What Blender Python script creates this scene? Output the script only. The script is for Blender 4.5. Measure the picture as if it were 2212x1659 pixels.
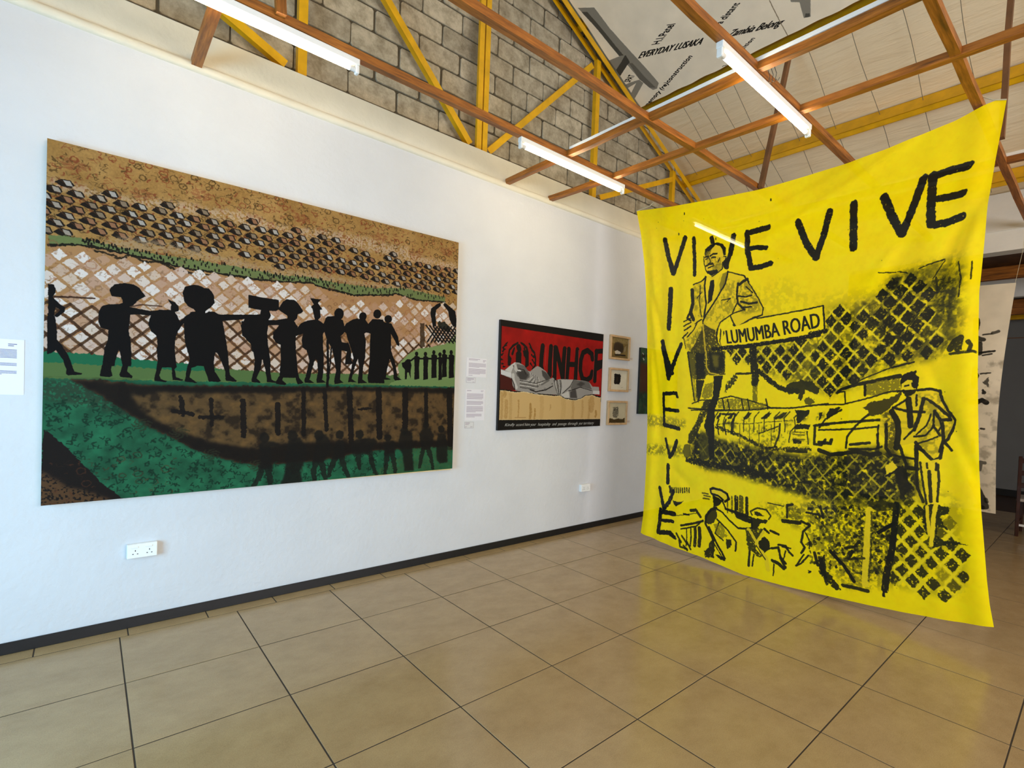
import bpy, bmesh, math, random
import numpy as np
from mathutils import Vector, Matrix

# ------------------------------------------------------------------ clear
for o in list(bpy.data.objects):
    bpy.data.objects.remove(o)
scn = bpy.context.scene
COL = scn.collection
rnd = random.Random(7)
rs = np.random.RandomState(11)

# ------------------------------------------------------------------ camera
# room axes: x along the white gallery wall, y into that wall (wall face y=0), z up
F_PX, CX, CY = 1099.416, 1181.667, 877.881
ROT = np.array([[0.7423500603500828, -0.6689336751127716, 0.03800166046377035],
                [0.010695063551609929, -0.044879954314325454, -0.9989351356894847],
                [0.6699268643019995, 0.7419659884384615, -0.026162348626419973]])
CAMP = np.array([-0.1539231398920824, -3.96377799329642, 1.5305150585010934])
cam_d = bpy.data.cameras.new('camera')
cam = bpy.data.objects.new('camera', cam_d)
COL.objects.link(cam)
m = Matrix.Identity(4)
for i in range(3):
    m[i][0] = ROT[0][i]; m[i][1] = -ROT[1][i]; m[i][2] = -ROT[2][i]; m[i][3] = CAMP[i]
cam.matrix_world = m
cam_d.sensor_width = 36.0
cam_d.lens = F_PX / 2212 * 36.0
cam_d.shift_x = (1106 - CX) / 2212
cam_d.shift_y = (CY - 829.5) / 2212
cam_d.clip_start = 0.05
scn.camera = cam

# ------------------------------------------------------------------ view, world, daylight and fill
vs = scn.view_settings
vs.view_transform = 'Standard'
vs.look = 'None'
vs.gamma = 1
vs.use_curve_mapping = False
vs.exposure = 0.0
world = bpy.data.worlds.new('sky')
scn.world = world
world.use_nodes = True
wn = world.node_tree.nodes
wn['Background'].inputs[0].default_value = (0.55, 0.72, 1.0, 1)
wn['Background'].inputs[1].default_value = 1.0


def area(name, loc, target, sx, sy, power, color, spread=math.pi):
    l = bpy.data.lights.new(name, 'AREA')
    l.shape = 'RECTANGLE'; l.size = sx; l.size_y = sy
    l.energy = power; l.color = color; l.spread = spread
    o = bpy.data.objects.new(name, l)
    COL.objects.link(o)
    o.location = loc
    o.rotation_euler = (Vector(target) - Vector(loc)).to_track_quat('-Z', 'Y').to_euler()
    o['label'] = 'out-of-frame area light: daylight at left, added fill behind the photographer'
    return o


# daylight through the left wall opening, then added fill from behind the photographer
area('daylight_and_fill', (-2.75, -2.4, 1.25), (0.6, -1.2, 0.6), 2.2, 1.9, 215, (0.30, 0.67, 1.0))
area('daylight_and_fill', (2.4, -9.3, 2.2), (2.4, 0, 1.6), 6.0, 2.2, 390, (1.0, 0.97, 0.94))


# ------------------------------------------------------------------ measuring helpers
def ray(u, v):
    d = ROT.T @ np.array([(u - CX) / F_PX, (v - CY) / F_PX, 1.0])
    return d / np.linalg.norm(d)


def onpl(u, v, n, c):
    """point of a real plane n.p = c that is seen at the measured picture point"""
    n = np.array(n, float); d = ray(u, v)
    return CAMP + d * ((c - n @ CAMP) / (n @ d))


# ------------------------------------------------------------------ material helpers
def new_mat(name):
    mt = bpy.data.materials.new(name); mt.use_nodes = True
    nt = mt.node_tree
    return mt, nt, nt.nodes['Principled BSDF']


def sr(c):
    return tuple(((x / 255) / 12.92 if x / 255 <= .04045 else ((x / 255 + .055) / 1.055) ** 2.4) for x in c) + (1,)


def surf(name, col, rough=.7, var=.12, scale=8.0, bump=.0, bscale=60.0, stretch=None, metal=0, spec=.5, col2=None, detail=6):
    mt, nt, b = new_mat(name)
    L = nt.links; N = nt.nodes
    tc = N.new('ShaderNodeTexCoord'); mp = N.new('ShaderNodeMapping')
    L.new(tc.outputs['Object'], mp.inputs[0])
    if stretch: mp.inputs['Scale'].default_value = stretch
    nz = N.new('ShaderNodeTexNoise'); nz.inputs['Scale'].default_value = scale; nz.inputs['Detail'].default_value = detail
    L.new(mp.outputs[0], nz.inputs['Vector'])
    cr = N.new('ShaderNodeValToRGB')
    c = sr(col)
    if col2 is None:
        lo = tuple(x * (1 - var) for x in c[:3]) + (1,); hi = tuple(min(1, x * (1 + var)) for x in c[:3]) + (1,)
    else:
        lo, hi = sr(col2), c
    cr.color_ramp.elements[0].color = lo; cr.color_ramp.elements[1].color = hi
    cr.color_ramp.elements[0].position = .3; cr.color_ramp.elements[1].position = .7
    L.new(nz.outputs[0], cr.inputs[0]); L.new(cr.outputs[0], b.inputs['Base Color'])
    b.inputs['Roughness'].default_value = rough
    b.inputs['Metallic'].default_value = metal
    b.inputs['Specular IOR Level'].default_value = spec
    if bump:
        n2 = N.new('ShaderNodeTexNoise'); n2.inputs['Scale'].default_value = bscale; n2.inputs['Detail'].default_value = 5
        L.new(mp.outputs[0], n2.inputs['Vector'])
        bp = N.new('ShaderNodeBump'); bp.inputs['Strength'].default_value = bump; bp.inputs['Distance'].default_value = .01
        L.new(n2.outputs[0], bp.inputs['Height']); L.new(bp.outputs[0], b.inputs['Normal'])
    return mt


M = {}
M['plaster'] = surf('white_wall_paint', (205, 205, 206), .75, .03, 2.5, .45, 25)
M['beam_paint'] = surf('cream_beam_paint', (222, 214, 194), .7, .05, 4, .3, 30)
M['grey_wall'] = surf('grey_white_wall_paint', (224, 222, 216), .8, .04, 3, .2, 30)
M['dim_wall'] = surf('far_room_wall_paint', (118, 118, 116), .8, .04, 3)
M['black_base'] = surf('black_baseboard_paint', (9, 9, 13), .45, .3, 20)
M['grout'] = surf('dark_grout', (52, 40, 26), .9, .1, 30)
M['mortar'] = surf('grey_mortar', (84, 76, 60), .95, .25, 14, .6, 60)
M['roof_foil'] = None
M['yellow_steel'] = surf('yellow_gloss_steel_paint', (222, 168, 4), .42, .14, 9, .15, 40)
M['timber'] = surf('orange_stained_timber', (196, 112, 42), .5, .3, 5, .25, 30, col2=(128, 66, 22), stretch=(2, 2, 2))
M['timber_dark'] = surf('dark_brown_timber', (112, 74, 42), .6, .3, 6, .25, 30)
M['white_plastic'] = surf('white_plastic', (236, 236, 232), .35, .02, 10)
M['trunking'] = surf('white_trunking', (238, 238, 236), .4, .02, 10)
M['black'] = surf('black_plastic', (12, 12, 14), .5, .1, 10)
M['canvas_side'] = surf('raw_canvas_edge', (214, 190, 140), .85, .12, 12, .2, 80)
M['dark_edge'] = surf('black_painted_edge', (20, 17, 15), .7, .2, 12)
M['frame_wood'] = surf('pale_frame_wood', (196, 160, 116), .4, .15, 18, .1, 60, stretch=(1, 6, 1))
M['chair_wood'] = surf('dark_red_chair_wood', (58, 28, 16), .35, .3, 12)
M['brown_floor'] = surf('brown_wood_floor', (60, 34, 16), .5, .25, 5)
M['cord'] = surf('tie_cord', (200, 190, 160), .8, .1, 20)
M['wire'] = surf('dark_wire', (110, 100, 82), .6, .1, 20)
M['pebble'] = surf('glass', (200, 200, 200), .1, .01, 2)


def mat_wood():
    mt, nt, b = new_mat('stained_pine_timber')
    L = nt.links; N = nt.nodes
    at = N.new('ShaderNodeAttribute'); at.attribute_name = 'gr'
    mp = N.new('ShaderNodeMapping'); mp.inputs['Scale'].default_value = (1.2, 14, 14)
    L.new(at.outputs['Vector'], mp.inputs[0])
    nz = N.new('ShaderNodeTexNoise'); nz.inputs['Scale'].default_value = 3; nz.inputs['Detail'].default_value = 8; nz.inputs['Roughness'].default_value = .65
    L.new(mp.outputs[0], nz.inputs['Vector'])
    cr = N.new('ShaderNodeValToRGB')
    e = cr.color_ramp.elements
    e[0].position = .3; e[0].color = sr((92, 52, 12)); e[1].position = .72; e[1].color = sr((192, 120, 42))
    k = e.new(.5); k.color = sr((150, 88, 24))
    L.new(nz.outputs[0], cr.inputs[0]); L.new(cr.outputs[0], b.inputs['Base Color'])
    bp = N.new('ShaderNodeBump'); bp.inputs['Strength'].default_value = .25; bp.inputs['Distance'].default_value = .004
    L.new(nz.outputs[0], bp.inputs['Height']); L.new(bp.outputs[0], b.inputs['Normal'])
    b.inputs['Roughness'].default_value = .5
    return mt


M['timber'] = mat_wood()


def mat_tile():
    mt, nt, b = new_mat('beige_porcelain_tile')
    L = nt.links; N = nt.nodes
    tc = N.new('ShaderNodeTexCoord')
    geo = N.new('ShaderNodeNewGeometry')
    oi = N.new('ShaderNodeObjectInfo')
    nz = N.new('ShaderNodeTexNoise'); nz.inputs['Scale'].default_value = 5.0; nz.inputs['Detail'].default_value = 12; nz.inputs['Roughness'].default_value = .72
    mp = N.new('ShaderNodeMapping'); mp.inputs['Rotation'].default_value = (0, 0, .5); mp.inputs['Scale'].default_value = (1, 1.3, 1)
    add = N.new('ShaderNodeVectorMath'); add.operation = 'ADD'
    L.new(geo.outputs['Position'], mp.inputs[0])
    L.new(mp.outputs[0], add.inputs[0])
    mulr = N.new('ShaderNodeVectorMath'); mulr.operation = 'SCALE'; mulr.inputs['Scale'].default_value = 1.0
    cmb = N.new('ShaderNodeCombineXYZ')
    ml = N.new('ShaderNodeMath'); ml.operation = 'MULTIPLY'; ml.inputs[1].default_value = 40
    L.new(oi.outputs['Random'], ml.inputs[0]); L.new(ml.outputs[0], cmb.inputs[2])
    L.new(cmb.outputs[0], add.inputs[1])
    L.new(add.outputs[0], nz.inputs['Vector'])
    cr = N.new('ShaderNodeValToRGB')
    cr.color_ramp.elements[0].position = .25; cr.color_ramp.elements[0].color = sr((150, 124, 86))
    cr.color_ramp.elements[1].position = .75; cr.color_ramp.elements[1].color = sr((174, 148, 106))
    L.new(nz.outputs[0], cr.inputs[0])
    n3 = N.new('ShaderNodeTexNoise'); n3.inputs['Scale'].default_value = 220; n3.inputs['Detail'].default_value = 2
    L.new(geo.outputs['Position'], n3.inputs['Vector'])
    mx = N.new('ShaderNodeMixRGB'); mx.blend_type = 'OVERLAY'; mx.inputs[0].default_value = .25
    L.new(cr.outputs[0], mx.inputs[1]); L.new(n3.outputs[0], mx.inputs[2])
    L.new(mx.outputs[0], b.inputs['Base Color'])
    b.inputs['Roughness'].default_value = .19
    b.inputs['Specular IOR Level'].default_value = .42
    bp = N.new('ShaderNodeBump'); bp.inputs['Strength'].default_value = .02; bp.inputs['Distance'].default_value = .002
    L.new(nz.outputs[0], bp.inputs['Height']); L.new(bp.outputs[0], b.inputs['Normal'])
    return mt


def mat_block(name, a, c):
    mt, nt, b = new_mat(name)
    L = nt.links; N = nt.nodes
    geo = N.new('ShaderNodeNewGeometry'); oi = N.new('ShaderNodeObjectInfo')
    n1 = N.new('ShaderNodeTexNoise'); n1.inputs['Scale'].default_value = 9; n1.inputs['Detail'].default_value = 10; n1.inputs['Roughness'].default_value = .75
    L.new(geo.outputs['Position'], n1.inputs['Vector'])
    cr = N.new('ShaderNodeValToRGB')
    cr.color_ramp.elements[0].position = .32; cr.color_ramp.elements[0].color = sr(a)
    cr.color_ramp.elements[1].position = .62; cr.color_ramp.elements[1].color = sr(c)
    L.new(n1.outputs[0], cr.inputs[0])
    hv = N.new('ShaderNodeHueSaturation')
    mr = N.new('ShaderNodeMapRange'); mr.inputs['To Min'].default_value = .84; mr.inputs['To Max'].default_value = 1.14
    L.new(oi.outputs['Random'], mr.inputs[0]); L.new(mr.outputs[0], hv.inputs['Value']); L.new(cr.outputs[0], hv.inputs['Color'])
    L.new(hv.outputs[0], b.inputs['Base Color'])
    n2 = N.new('ShaderNodeTexNoise'); n2.inputs['Scale'].default_value = 70; n2.inputs['Detail'].default_value = 6
    L.new(geo.outputs['Position'], n2.inputs['Vector'])
    bp = N.new('ShaderNodeBump'); bp.inputs['Strength'].default_value = .7; bp.inputs['Distance'].default_value = .006
    L.new(n2.outputs[0], bp.inputs['Height']); L.new(bp.outputs[0], b.inputs['Normal'])
    b.inputs['Roughness'].default_value = .95
    return mt


def mat_sheet():
    """creased pale sheeting stretched under the roof"""
    mt, nt, b = new_mat('creased_roof_sheeting')
    L = nt.links; N = nt.nodes
    tc = N.new('ShaderNodeTexCoord'); mp = N.new('ShaderNodeMapping')
    mp.inputs['Scale'].default_value = (5, .8, 5); mp.inputs['Rotation'].default_value = (0, 0, .1)
    L.new(tc.outputs['Object'], mp.inputs[0])
    nz = N.new('ShaderNodeTexNoise'); nz.inputs['Scale'].default_value = 2.6; nz.inputs['Detail'].default_value = 5; nz.inputs['Distortion'].default_value = .5
    L.new(mp.outputs[0], nz.inputs['Vector'])
    bp = N.new('ShaderNodeBump'); bp.inputs['Strength'].default_value = .6; bp.inputs['Distance'].default_value = .035
    L.new(nz.outputs[0], bp.inputs['Height']); L.new(bp.outputs[0], b.inputs['Normal'])
    b.inputs['Base Color'].default_value = sr((232, 212, 178)); b.inputs['Roughness'].default_value = .6
    return mt


M['tile'] = mat_tile()
M['block'] = mat_block('grey_cement_block', (132, 122, 100), (190, 180, 158))
M['sheet'] = mat_sheet()


def mat_emit(name, col, s):
    mt = bpy.data.materials.new(name); mt.use_nodes = True
    nt = mt.node_tree; nt.nodes.clear()
    e = nt.nodes.new('ShaderNodeEmission'); o = nt.nodes.new('ShaderNodeOutputMaterial')
    e.inputs[0].default_value = col; e.inputs[1].default_value = s
    nt.links.new(e.outputs[0], o.inputs[0])
    return mt


M['tube'] = mat_emit('lit_fluorescent_tube', (1.0, .82, .52, 1), 37.0)


# ------------------------------------------------------------------ object helpers
def tag(o, label=None, cat=None, group=None, kind=None):
    if label: o['label'] = label
    if cat: o['category'] = cat
    if group: o['group'] = group
    if kind: o['kind'] = kind
    return o


def empty(name, loc=(0, 0, 0), **k):
    o = bpy.data.objects.new(name, None); COL.objects.link(o)
    o.location = loc; o.empty_display_size = .05
    return tag(o, **k)


def link(name, me, mat, parent=None, **k):
    o = bpy.data.objects.new(name, me)
    if mat is not None:
        me.materials.clear(); me.materials.append(mat)
    COL.objects.link(o)
    if parent is not None:
        o.parent = parent
        o.matrix_parent_inverse = Matrix.Translation(-Vector(parent.location))
    return tag(o, **k)


class MB:
    def __init__(s): s.v = []; s.f = []; s.g = []

    def box(s, lo, hi):
        x0, y0, z0 = lo; x1, y1, z1 = hi; n = len(s.v)
        P = [(x0, y0, z0), (x1, y0, z0), (x1, y1, z0), (x0, y1, z0), (x0, y0, z1), (x1, y0, z1), (x1, y1, z1), (x0, y1, z1)]
        s.v += P; s.g += P
        s.f += [tuple(n + i for i in q) for q in ((0, 3, 2, 1), (4, 5, 6, 7), (0, 1, 5, 4), (1, 2, 6, 5), (2, 3, 7, 6), (3, 0, 4, 7))]
        return s

    def bar(s, a, b, w, h, up=(0, 0, 1), seg=1, wob=0, seed=0):
        """rectangular bar from a to b; w across, h along up; coordinates along the grain are kept in gr"""
        a = Vector(a); b = Vector(b); d = (b - a); Lg = d.length; d.normalize()
        up = Vector(up); side = d.cross(up).normalized(); up2 = side.cross(d).normalized()
        r = random.Random(seed); n = len(s.v)
        for i in range(seg + 1):
            t = i / seg; c = a + d * (Lg * t)
            o1 = side * r.uniform(-wob, wob) + up2 * r.uniform(-wob, wob)
            for sx, sz in ((-1, -1), (1, -1), (1, 1), (-1, 1)):
                s.v.append(tuple(c + o1 + side * (sx * w / 2) + up2 * (sz * h / 2)))
                s.g.append((Lg * t + seed * 3.1, sx * w / 2, sz * h / 2 + seed))
        for i in range(seg):
            p = n + i * 4
            for k in range(4):
                s.f.append((p + k, p + (k + 1) % 4, p + 4 + (k + 1) % 4, p + 4 + k))
        s.f.append((n + 3, n + 2, n + 1, n)); e = n + seg * 4
        s.f.append((e, e + 1, e + 2, e + 3))
        return s

    def tube(s, pts, r, n=10):
        base = len(s.v); pts = [Vector(p) for p in pts]
        for i, p in enumerate(pts):
            d = (pts[min(i + 1, len(pts) - 1)] - pts[max(i - 1, 0)]).normalized()
            u = d.orthogonal().normalized() if abs(d.z) > .9 else d.cross(Vector((0, 0, 1))).normalized()
            w = d.cross(u)
            for k in range(n):
                a = 2 * math.pi * k / n
                q = tuple(p + u * (r * math.cos(a)) + w * (r * math.sin(a)))
                s.v.append(q); s.g.append(q)
        for i in range(len(pts) - 1):
            for k in range(n):
                p0 = base + i * n
                s.f.append((p0 + k, p0 + (k + 1) % n, p0 + n + (k + 1) % n, p0 + n + k))
        s.f.append(tuple(base + k for k in reversed(range(n))))
        s.f.append(tuple(base + (len(pts) - 1) * n + k for k in range(n)))
        return s

    def mesh(s, name, bevel=0, smooth=False):
        me = bpy.data.meshes.new(name)
        me.from_pydata([tuple(map(float, p)) for p in s.v], [], s.f); me.update()
        a = me.attributes.new('gr', 'FLOAT_VECTOR', 'POINT')
        a.data.foreach_set('vector', np.array(s.g, 'f').ravel())
        if bevel:
            bm = bmesh.new(); bm.from_mesh(me)
            bmesh.ops.bevel(bm, geom=[e for e in bm.edges], offset=bevel, segments=1, affect='EDGES', clamp_overlap=True)
            bm.to_mesh(me); bm.free()
        if smooth: me.polygons.foreach_set('use_smooth', [True] * len(me.polygons))
        return me

    def build(s, name, mat, parent=None, bevel=0, smooth=False, **k):
        return link(name, s.mesh(name, bevel, smooth), mat, parent, **k)


# ------------------------------------------------------------------ painted pictures: drawn by code, stroke by stroke
def vnoise(h, w, cell, seed):
    r = np.random.RandomState(seed)
    gh, gw = int(h / cell) + 3, int(w / cell) + 3
    g = r.rand(gh, gw).astype('f')
    y = np.arange(h) / cell; x = np.arange(w) / cell
    yi = y.astype(int); xi = x.astype(int); fy = (y - yi)[:, None]; fx = (x - xi)[None]
    fy = fy * fy * (3 - 2 * fy); fx = fx * fx * (3 - 2 * fx)
    a = g[yi][:, xi]; b = g[yi][:, xi + 1]; c = g[yi + 1][:, xi]; d = g[yi + 1][:, xi + 1]
    return ((a * (1 - fx) + b * fx) * (1 - fy) + (c * (1 - fx) + d * fx) * fy).astype('f')


def fbm(h, w, cell, seed, n=4):
    o = 0; t = 0
    for i in range(n):
        k = .5 ** i; o = o + vnoise(h, w, max(1.5, cell * k), seed + i) * k; t += k
    return o / t


def homog(src, dst):
    A = []
    for (x, y), (u, v) in zip(src, dst):
        A.append([x, y, 1, 0, 0, 0, -u * x, -u * y, -u]); A.append([0, 0, 0, x, y, 1, -v * x, -v * y, -v])
    _, _, V = np.linalg.svd(np.array(A, float)); H = V[-1].reshape(3, 3)
    return lambda P: (lambda q: q[:, :2] / q[:, 2:3])(np.c_[np.array(P, float), np.ones(len(P))] @ H.T)


class Tex:
    def __init__(s, W, H, base, fmap, warp=1.5, seed=1):
        s.W, s.H, s.f = W, H, fmap
        s.a = np.ones((H, W, 3), 'f') * (np.array(base, 'f') / 255)
        s.wx = (fbm(H, W, 7, seed + 50, 3) - .5) * 2 * warp
        s.wy = (fbm(H, W, 7, seed + 60, 3) - .5) * 2 * warp
        s.dry = fbm(H, W, 5, seed + 70, 3)
        s.soft = fbm(H, W, 60, seed + 80, 5)

    def _bb(s, P, pad):
        x0 = int(max(0, P[:, 0].min() - pad)); x1 = int(min(s.W, P[:, 0].max() + pad + 1))
        y0 = int(max(0, P[:, 1].min() - pad)); y1 = int(min(s.H, P[:, 1].max() + pad + 1))
        return x0, y0, x1, y1

    def _put(s, bb, msk, col, alpha, dry=0):
        x0, y0, x1, y1 = bb
        if dry: msk = msk * np.clip((s.dry[y0:y1, x0:x1] - dry) * 8 + .5, 0, 1)
        k = (msk * alpha)[..., None]
        s.a[y0:y1, x0:x1] = s.a[y0:y1, x0:x1] * (1 - k) + (np.array(col, 'f') / 255) * k

    def mask(s, P, warp=1.0, blur=0, mapped=False):
        P = np.array(P, float) if mapped else s.f(P)
        bb = s._bb(P, 4 + blur * 3); x0, y0, x1, y1 = bb
        if x1 <= x0 or y1 <= y0: return None, None
        yy, xx = np.mgrid[y0:y1, x0:x1].astype('f')
        xx = xx + s.wx[y0:y1, x0:x1] * warp; yy = yy + s.wy[y0:y1, x0:x1] * warp
        acc = np.zeros(xx.shape, 'f')
        for ox, oy in ((.25, .25), (.75, .75), (.25, .75), (.75, .25)):
            ins = np.zeros(xx.shape, bool); X = xx + ox - .5; Y = yy + oy - .5
            for i in range(len(P)):
                ax, ay = P[i]; bx, by = P[(i + 1) % len(P)]
                if ay == by: continue
                c = ((ay > Y) != (by > Y)) & (X < (bx - ax) * (Y - ay) / (by - ay) + ax)
                ins ^= c
            acc += ins * .25
        for _ in range(3 if blur else 0):
            k = int(blur)
            if k < 1: break
            cs = np.cumsum(np.pad(acc, ((k + 1, k), (0, 0)), mode='edge'), 0); acc = (cs[2 * k + 1:] - cs[:-2 * k - 1]) / (2 * k + 1)
            cs = np.cumsum(np.pad(acc, ((0, 0), (k + 1, k)), mode='edge'), 1); acc = (cs[:, 2 * k + 1:] - cs[:, :-2 * k - 1]) / (2 * k + 1)
        return bb, acc

    def fill(s, P, col, alpha=1, warp=1.0, dry=0, blur=0, mapped=False):
        bb, mk = s.mask(P, warp, blur, mapped)
        if bb: s._put(bb, mk, col, alpha, dry)

    def stroke(s, P, w, col, alpha=1, dry=0, warp=1.0, mapped=False, w2=None):
        """w in texture pixels"""
        P = np.array(P, float) if mapped else s.f(P)
        if len(P) == 1: P = np.vstack([P, P + .1])
        bb = s._bb(P, w + 4); x0, y0, x1, y1 = bb
        if x1 <= x0 or y1 <= y0: return
        yy, xx = np.mgrid[y0:y1, x0:x1].astype('f')
        xx = xx + s.wx[y0:y1, x0:x1] * warp; yy = yy + s.wy[y0:y1, x0:x1] * warp
        best = np.full(xx.shape, -9., 'f'); n = len(P) - 1
        for i in range(n):
            a, b = P[i], P[i + 1]; d = b - a; L2 = max(1e-6, d @ d)
            t = np.clip(((xx - a[0]) * d[0] + (yy - a[1]) * d[1]) / L2, 0, 1)
            r = np.hypot(xx - a[0] - t * d[0], yy - a[1] - t * d[1])
            ww = w if w2 is None else w + (w2 - w) * (i + t) / n
            best = np.maximum(best, ww / 2 - r)
        s._put(bb, np.clip(best + .5, 0, 1), col, alpha, dry)

    def tris(s, T, col, alpha=1):
        """T: (n,3,2) triangles already in texture pixels"""
        for t in T:
            bb = s._bb(t, 2); x0, y0, x1, y1 = bb
            if x1 <= x0 or y1 <= y0: continue
            yy, xx = np.mgrid[y0:y1, x0:x1].astype('f')
            acc = 0
            for ox, oy in ((-.25, -.25), (.25, .25), (-.25, .25), (.25, -.25)):
                X = xx + ox; Y = yy + oy; m1 = np.ones(xx.shape, bool); m2 = m1.copy()
                for i in range(3):
                    ax, ay = t[i]; bx, by = t[(i + 1) % 3]
                    c = (bx - ax) * (Y - ay) - (by - ay) * (X - ax)
                    m1 &= c >= 0; m2 &= c <= 0
                acc = acc + (m1 | m2) * .25
            s._put(bb, np.minimum(acc * 1.15, 1), col, alpha)

    def image(s, name):
        im = bpy.data.images.new(name, s.W, s.H)
        a = np.ones((s.H, s.W, 4), 'f'); a[..., :3] = np.clip(s.a[::-1], 0, 1)
        im.pixels.foreach_set(a.ravel()); im.update(); im.pack()
        return im


def paint_mat(name, tex, rough=.75, weave=.15, extra=None):
    mt, nt, b = new_mat(name)
    N = nt.nodes; L = nt.links
    ti = N.new('ShaderNodeTexImage'); ti.image = tex.image(name); ti.extension = 'EXTEND'
    uv = N.new('ShaderNodeUVMap'); uv.uv_map = 'UVMap'
    L.new(uv.outputs[0], ti.inputs[0])
    tc = N.new('ShaderNodeTexCoord')
    nz = N.new('ShaderNodeTexNoise'); nz.inputs['Scale'].default_value = 220
    L.new(tc.outputs['Object'], nz.inputs['Vector'])
    bp = N.new('ShaderNodeBump'); bp.inputs['Strength'].default_value = weave; bp.inputs['Distance'].default_value = .002
    L.new(nz.outputs[0], bp.inputs['Height']); L.new(bp.outputs[0], b.inputs['Normal'])
    L.new(ti.outputs[0], b.inputs['Base Color'])
    b.inputs['Roughness'].default_value = rough
    b.inputs['Specular IOR Level'].default_value = .12
    return mt, nt, b, ti


_tcache = {}


def text_tris(txt, shear=0.0):
    """outline font text as unit triangles: x 0..1 along the line, y 0..1 from baseline to cap height"""
    cu = bpy.data.curves.new('lettering_outline', 'FONT'); cu.body = txt; cu.shear = shear
    cu.resolution_u = 3
    ob = bpy.data.objects.new('lettering_outline', cu); COL.objects.link(ob)
    dg = bpy.context.evaluated_depsgraph_get(); dg.update()
    me = ob.evaluated_get(dg).to_mesh(); me.calc_loop_triangles()
    V = np.array([v.co[:2] for v in me.vertices]); T = np.array([t.vertices[:] for t in me.loop_triangles])
    bpy.data.objects.remove(ob); bpy.data.curves.remove(cu)
    x0, x1 = V[:, 0].min(), V[:, 0].max()
    V = np.c_[(V[:, 0] - x0) / (x1 - x0), V[:, 1] / .69]
    return V[T]


def put_text(tex, txt, p0, p1, top, col, shear=0.0, alpha=1, mapped=False):
    P = np.array([p0, p1, top], float) if mapped else tex.f([p0, p1, top])
    T = text_tris(txt, shear)
    o, ux, uy = P[0], P[1] - P[0], P[2] - P[0]
    tex.tris(o + T[..., :1] * ux + T[..., 1:] * uy, col, alpha)


def c_(x0, y0, s):
    return lambda L: [(x0 + x / s, y0 + y / s) for x, y in L]


# ------------------------------------------------------------------ floor
floor = empty('floor', kind='structure')
MB().box((-2.24, -9.0, -.12), (12.3, .3, -.0010)).build('grout_bed', M['grout'], floor)


def tile_mesh(w, d, name):
    g = .0026
    return MB().box((g, g, -.02), (w - g, d - g, 0)).mesh(name, bevel=.0014)


tm = tile_mesh(.6, .6, 'tile'); ts = tile_mesh(.4, .124, 'strip_tile')
for i in range(-2, 17):
    for j in range(0, 11):
        o = link('tile', tm, M['tile'], floor)
        o.location = (i * .6, -(.6 * (j + 1) + .124), rnd.uniform(-.0006, .0004))
for i in range(-3, 24):
    o = link('tile', ts, M['tile'], floor); o.location = (.44 + .4 * i, -.124, -.0002)
rest = MB()
for i in range(-4, 17):
    for j in range(0, 15):
        if i < -2 or j > 10:
            rest.box((max(i * .6, -2.24) + .0016, max(-9, -(.6 * (j + 1) + .124)) + .0016, -.02), (i * .6 + .6 - .0016, -(.6 * j + .124) - .0016, 0))
rest.build('tile', M['tile'], floor, kind='stuff')

floor_far = MB().box((10.2, -9, -.004), (12.3, .3, .002)).build('floor_far', M['brown_floor'], kind='structure')

# ------------------------------------------------------------------ gable wall with the pictures
wall = MB().box((-2.24, 0, 0), (7.3, .35, 3.475)).build('wall_gable', M['plaster'], kind='structure')
md = MB()
prof = [(0, 3.468), (-.012, 3.472), (-.02, 3.485), (-.021, 3.505), (-.014, 3.524), (0, 3.53)]
nx = 120; xs = np.linspace(-2.24, 7.3, nx + 1)
for i, x in enumerate(xs):
    w = 1 + .25 * math.sin(x * 5.1) * math.sin(x * 1.7) + rnd.uniform(-.05, .05)
    for (y, z) in prof:
        md.v.append((x, y * w + (.001 if y == 0 else 0), z)); md.g.append((x, y, z))
for i in range(nx):
    for k in range(5):
        p = i * 6 + k; md.f.append((p, p + 1, p + 7, p + 6))
md.build('trim_1', M['beam_paint'], kind='structure', smooth=True)
MB().box((-2.24, .006, 3.475), (7.3, .35, 3.735)).build('trim_2', M['beam_paint'], kind='structure')
bb_ = MB().box((-2.24, -.014, 0), (7.3, 0, .064)).build('baseboard_gable', M['black_base'], kind='structure', bevel=.003)

# block wall above the ring beam
RX, RC, SL = 2.53, 7.60, .49           # ridge position, roof plane constant, slope


def roof_z(x, c=RC):
    return c - SL * (x if x >= RX else 2 * RX - x)


brick_wall = empty('wall_brick', (0, .3, 3.735), kind='structure')
mo = MB()
mo.v = [(-2.24, .212, 3.7), (7.3, .212, 3.7), (7.3, .212, roof_z(7.3)), (RX, .212, roof_z(RX)), (-2.24, .212, roof_z(-2.24)),
        (-2.24, .35, 3.7), (7.3, .35, 3.7), (7.3, .35, roof_z(7.3)), (RX, .35, roof_z(RX)), (-2.24, .35, roof_z(-2.24))]
mo.g = mo.v[:]
mo.f = [(0, 1, 2, 3, 4), (9, 8, 7, 6, 5), (0, 5, 6, 1), (1, 6, 7, 2), (2, 7, 8, 3), (3, 8, 9, 4), (4, 9, 5, 0)]
mo.build('mortar', M['mortar'], brick_wall)


def clip_poly(P, a, b, c):
    """keep a*x+b*z<=c"""
    out = []
    for i in range(len(P)):
        p, q = P[i], P[(i + 1) % len(P)]
        dp = a * p[0] + b * p[1] - c; dq = a * q[0] + b * q[1] - c
        if dp <= 0: out.append(p)
        if dp * dq < 0:
            t = dp / (dp - dq); out.append((p[0] + (q[0] - p[0]) * t, p[1] + (q[1] - p[1]) * t))
    return out


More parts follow.
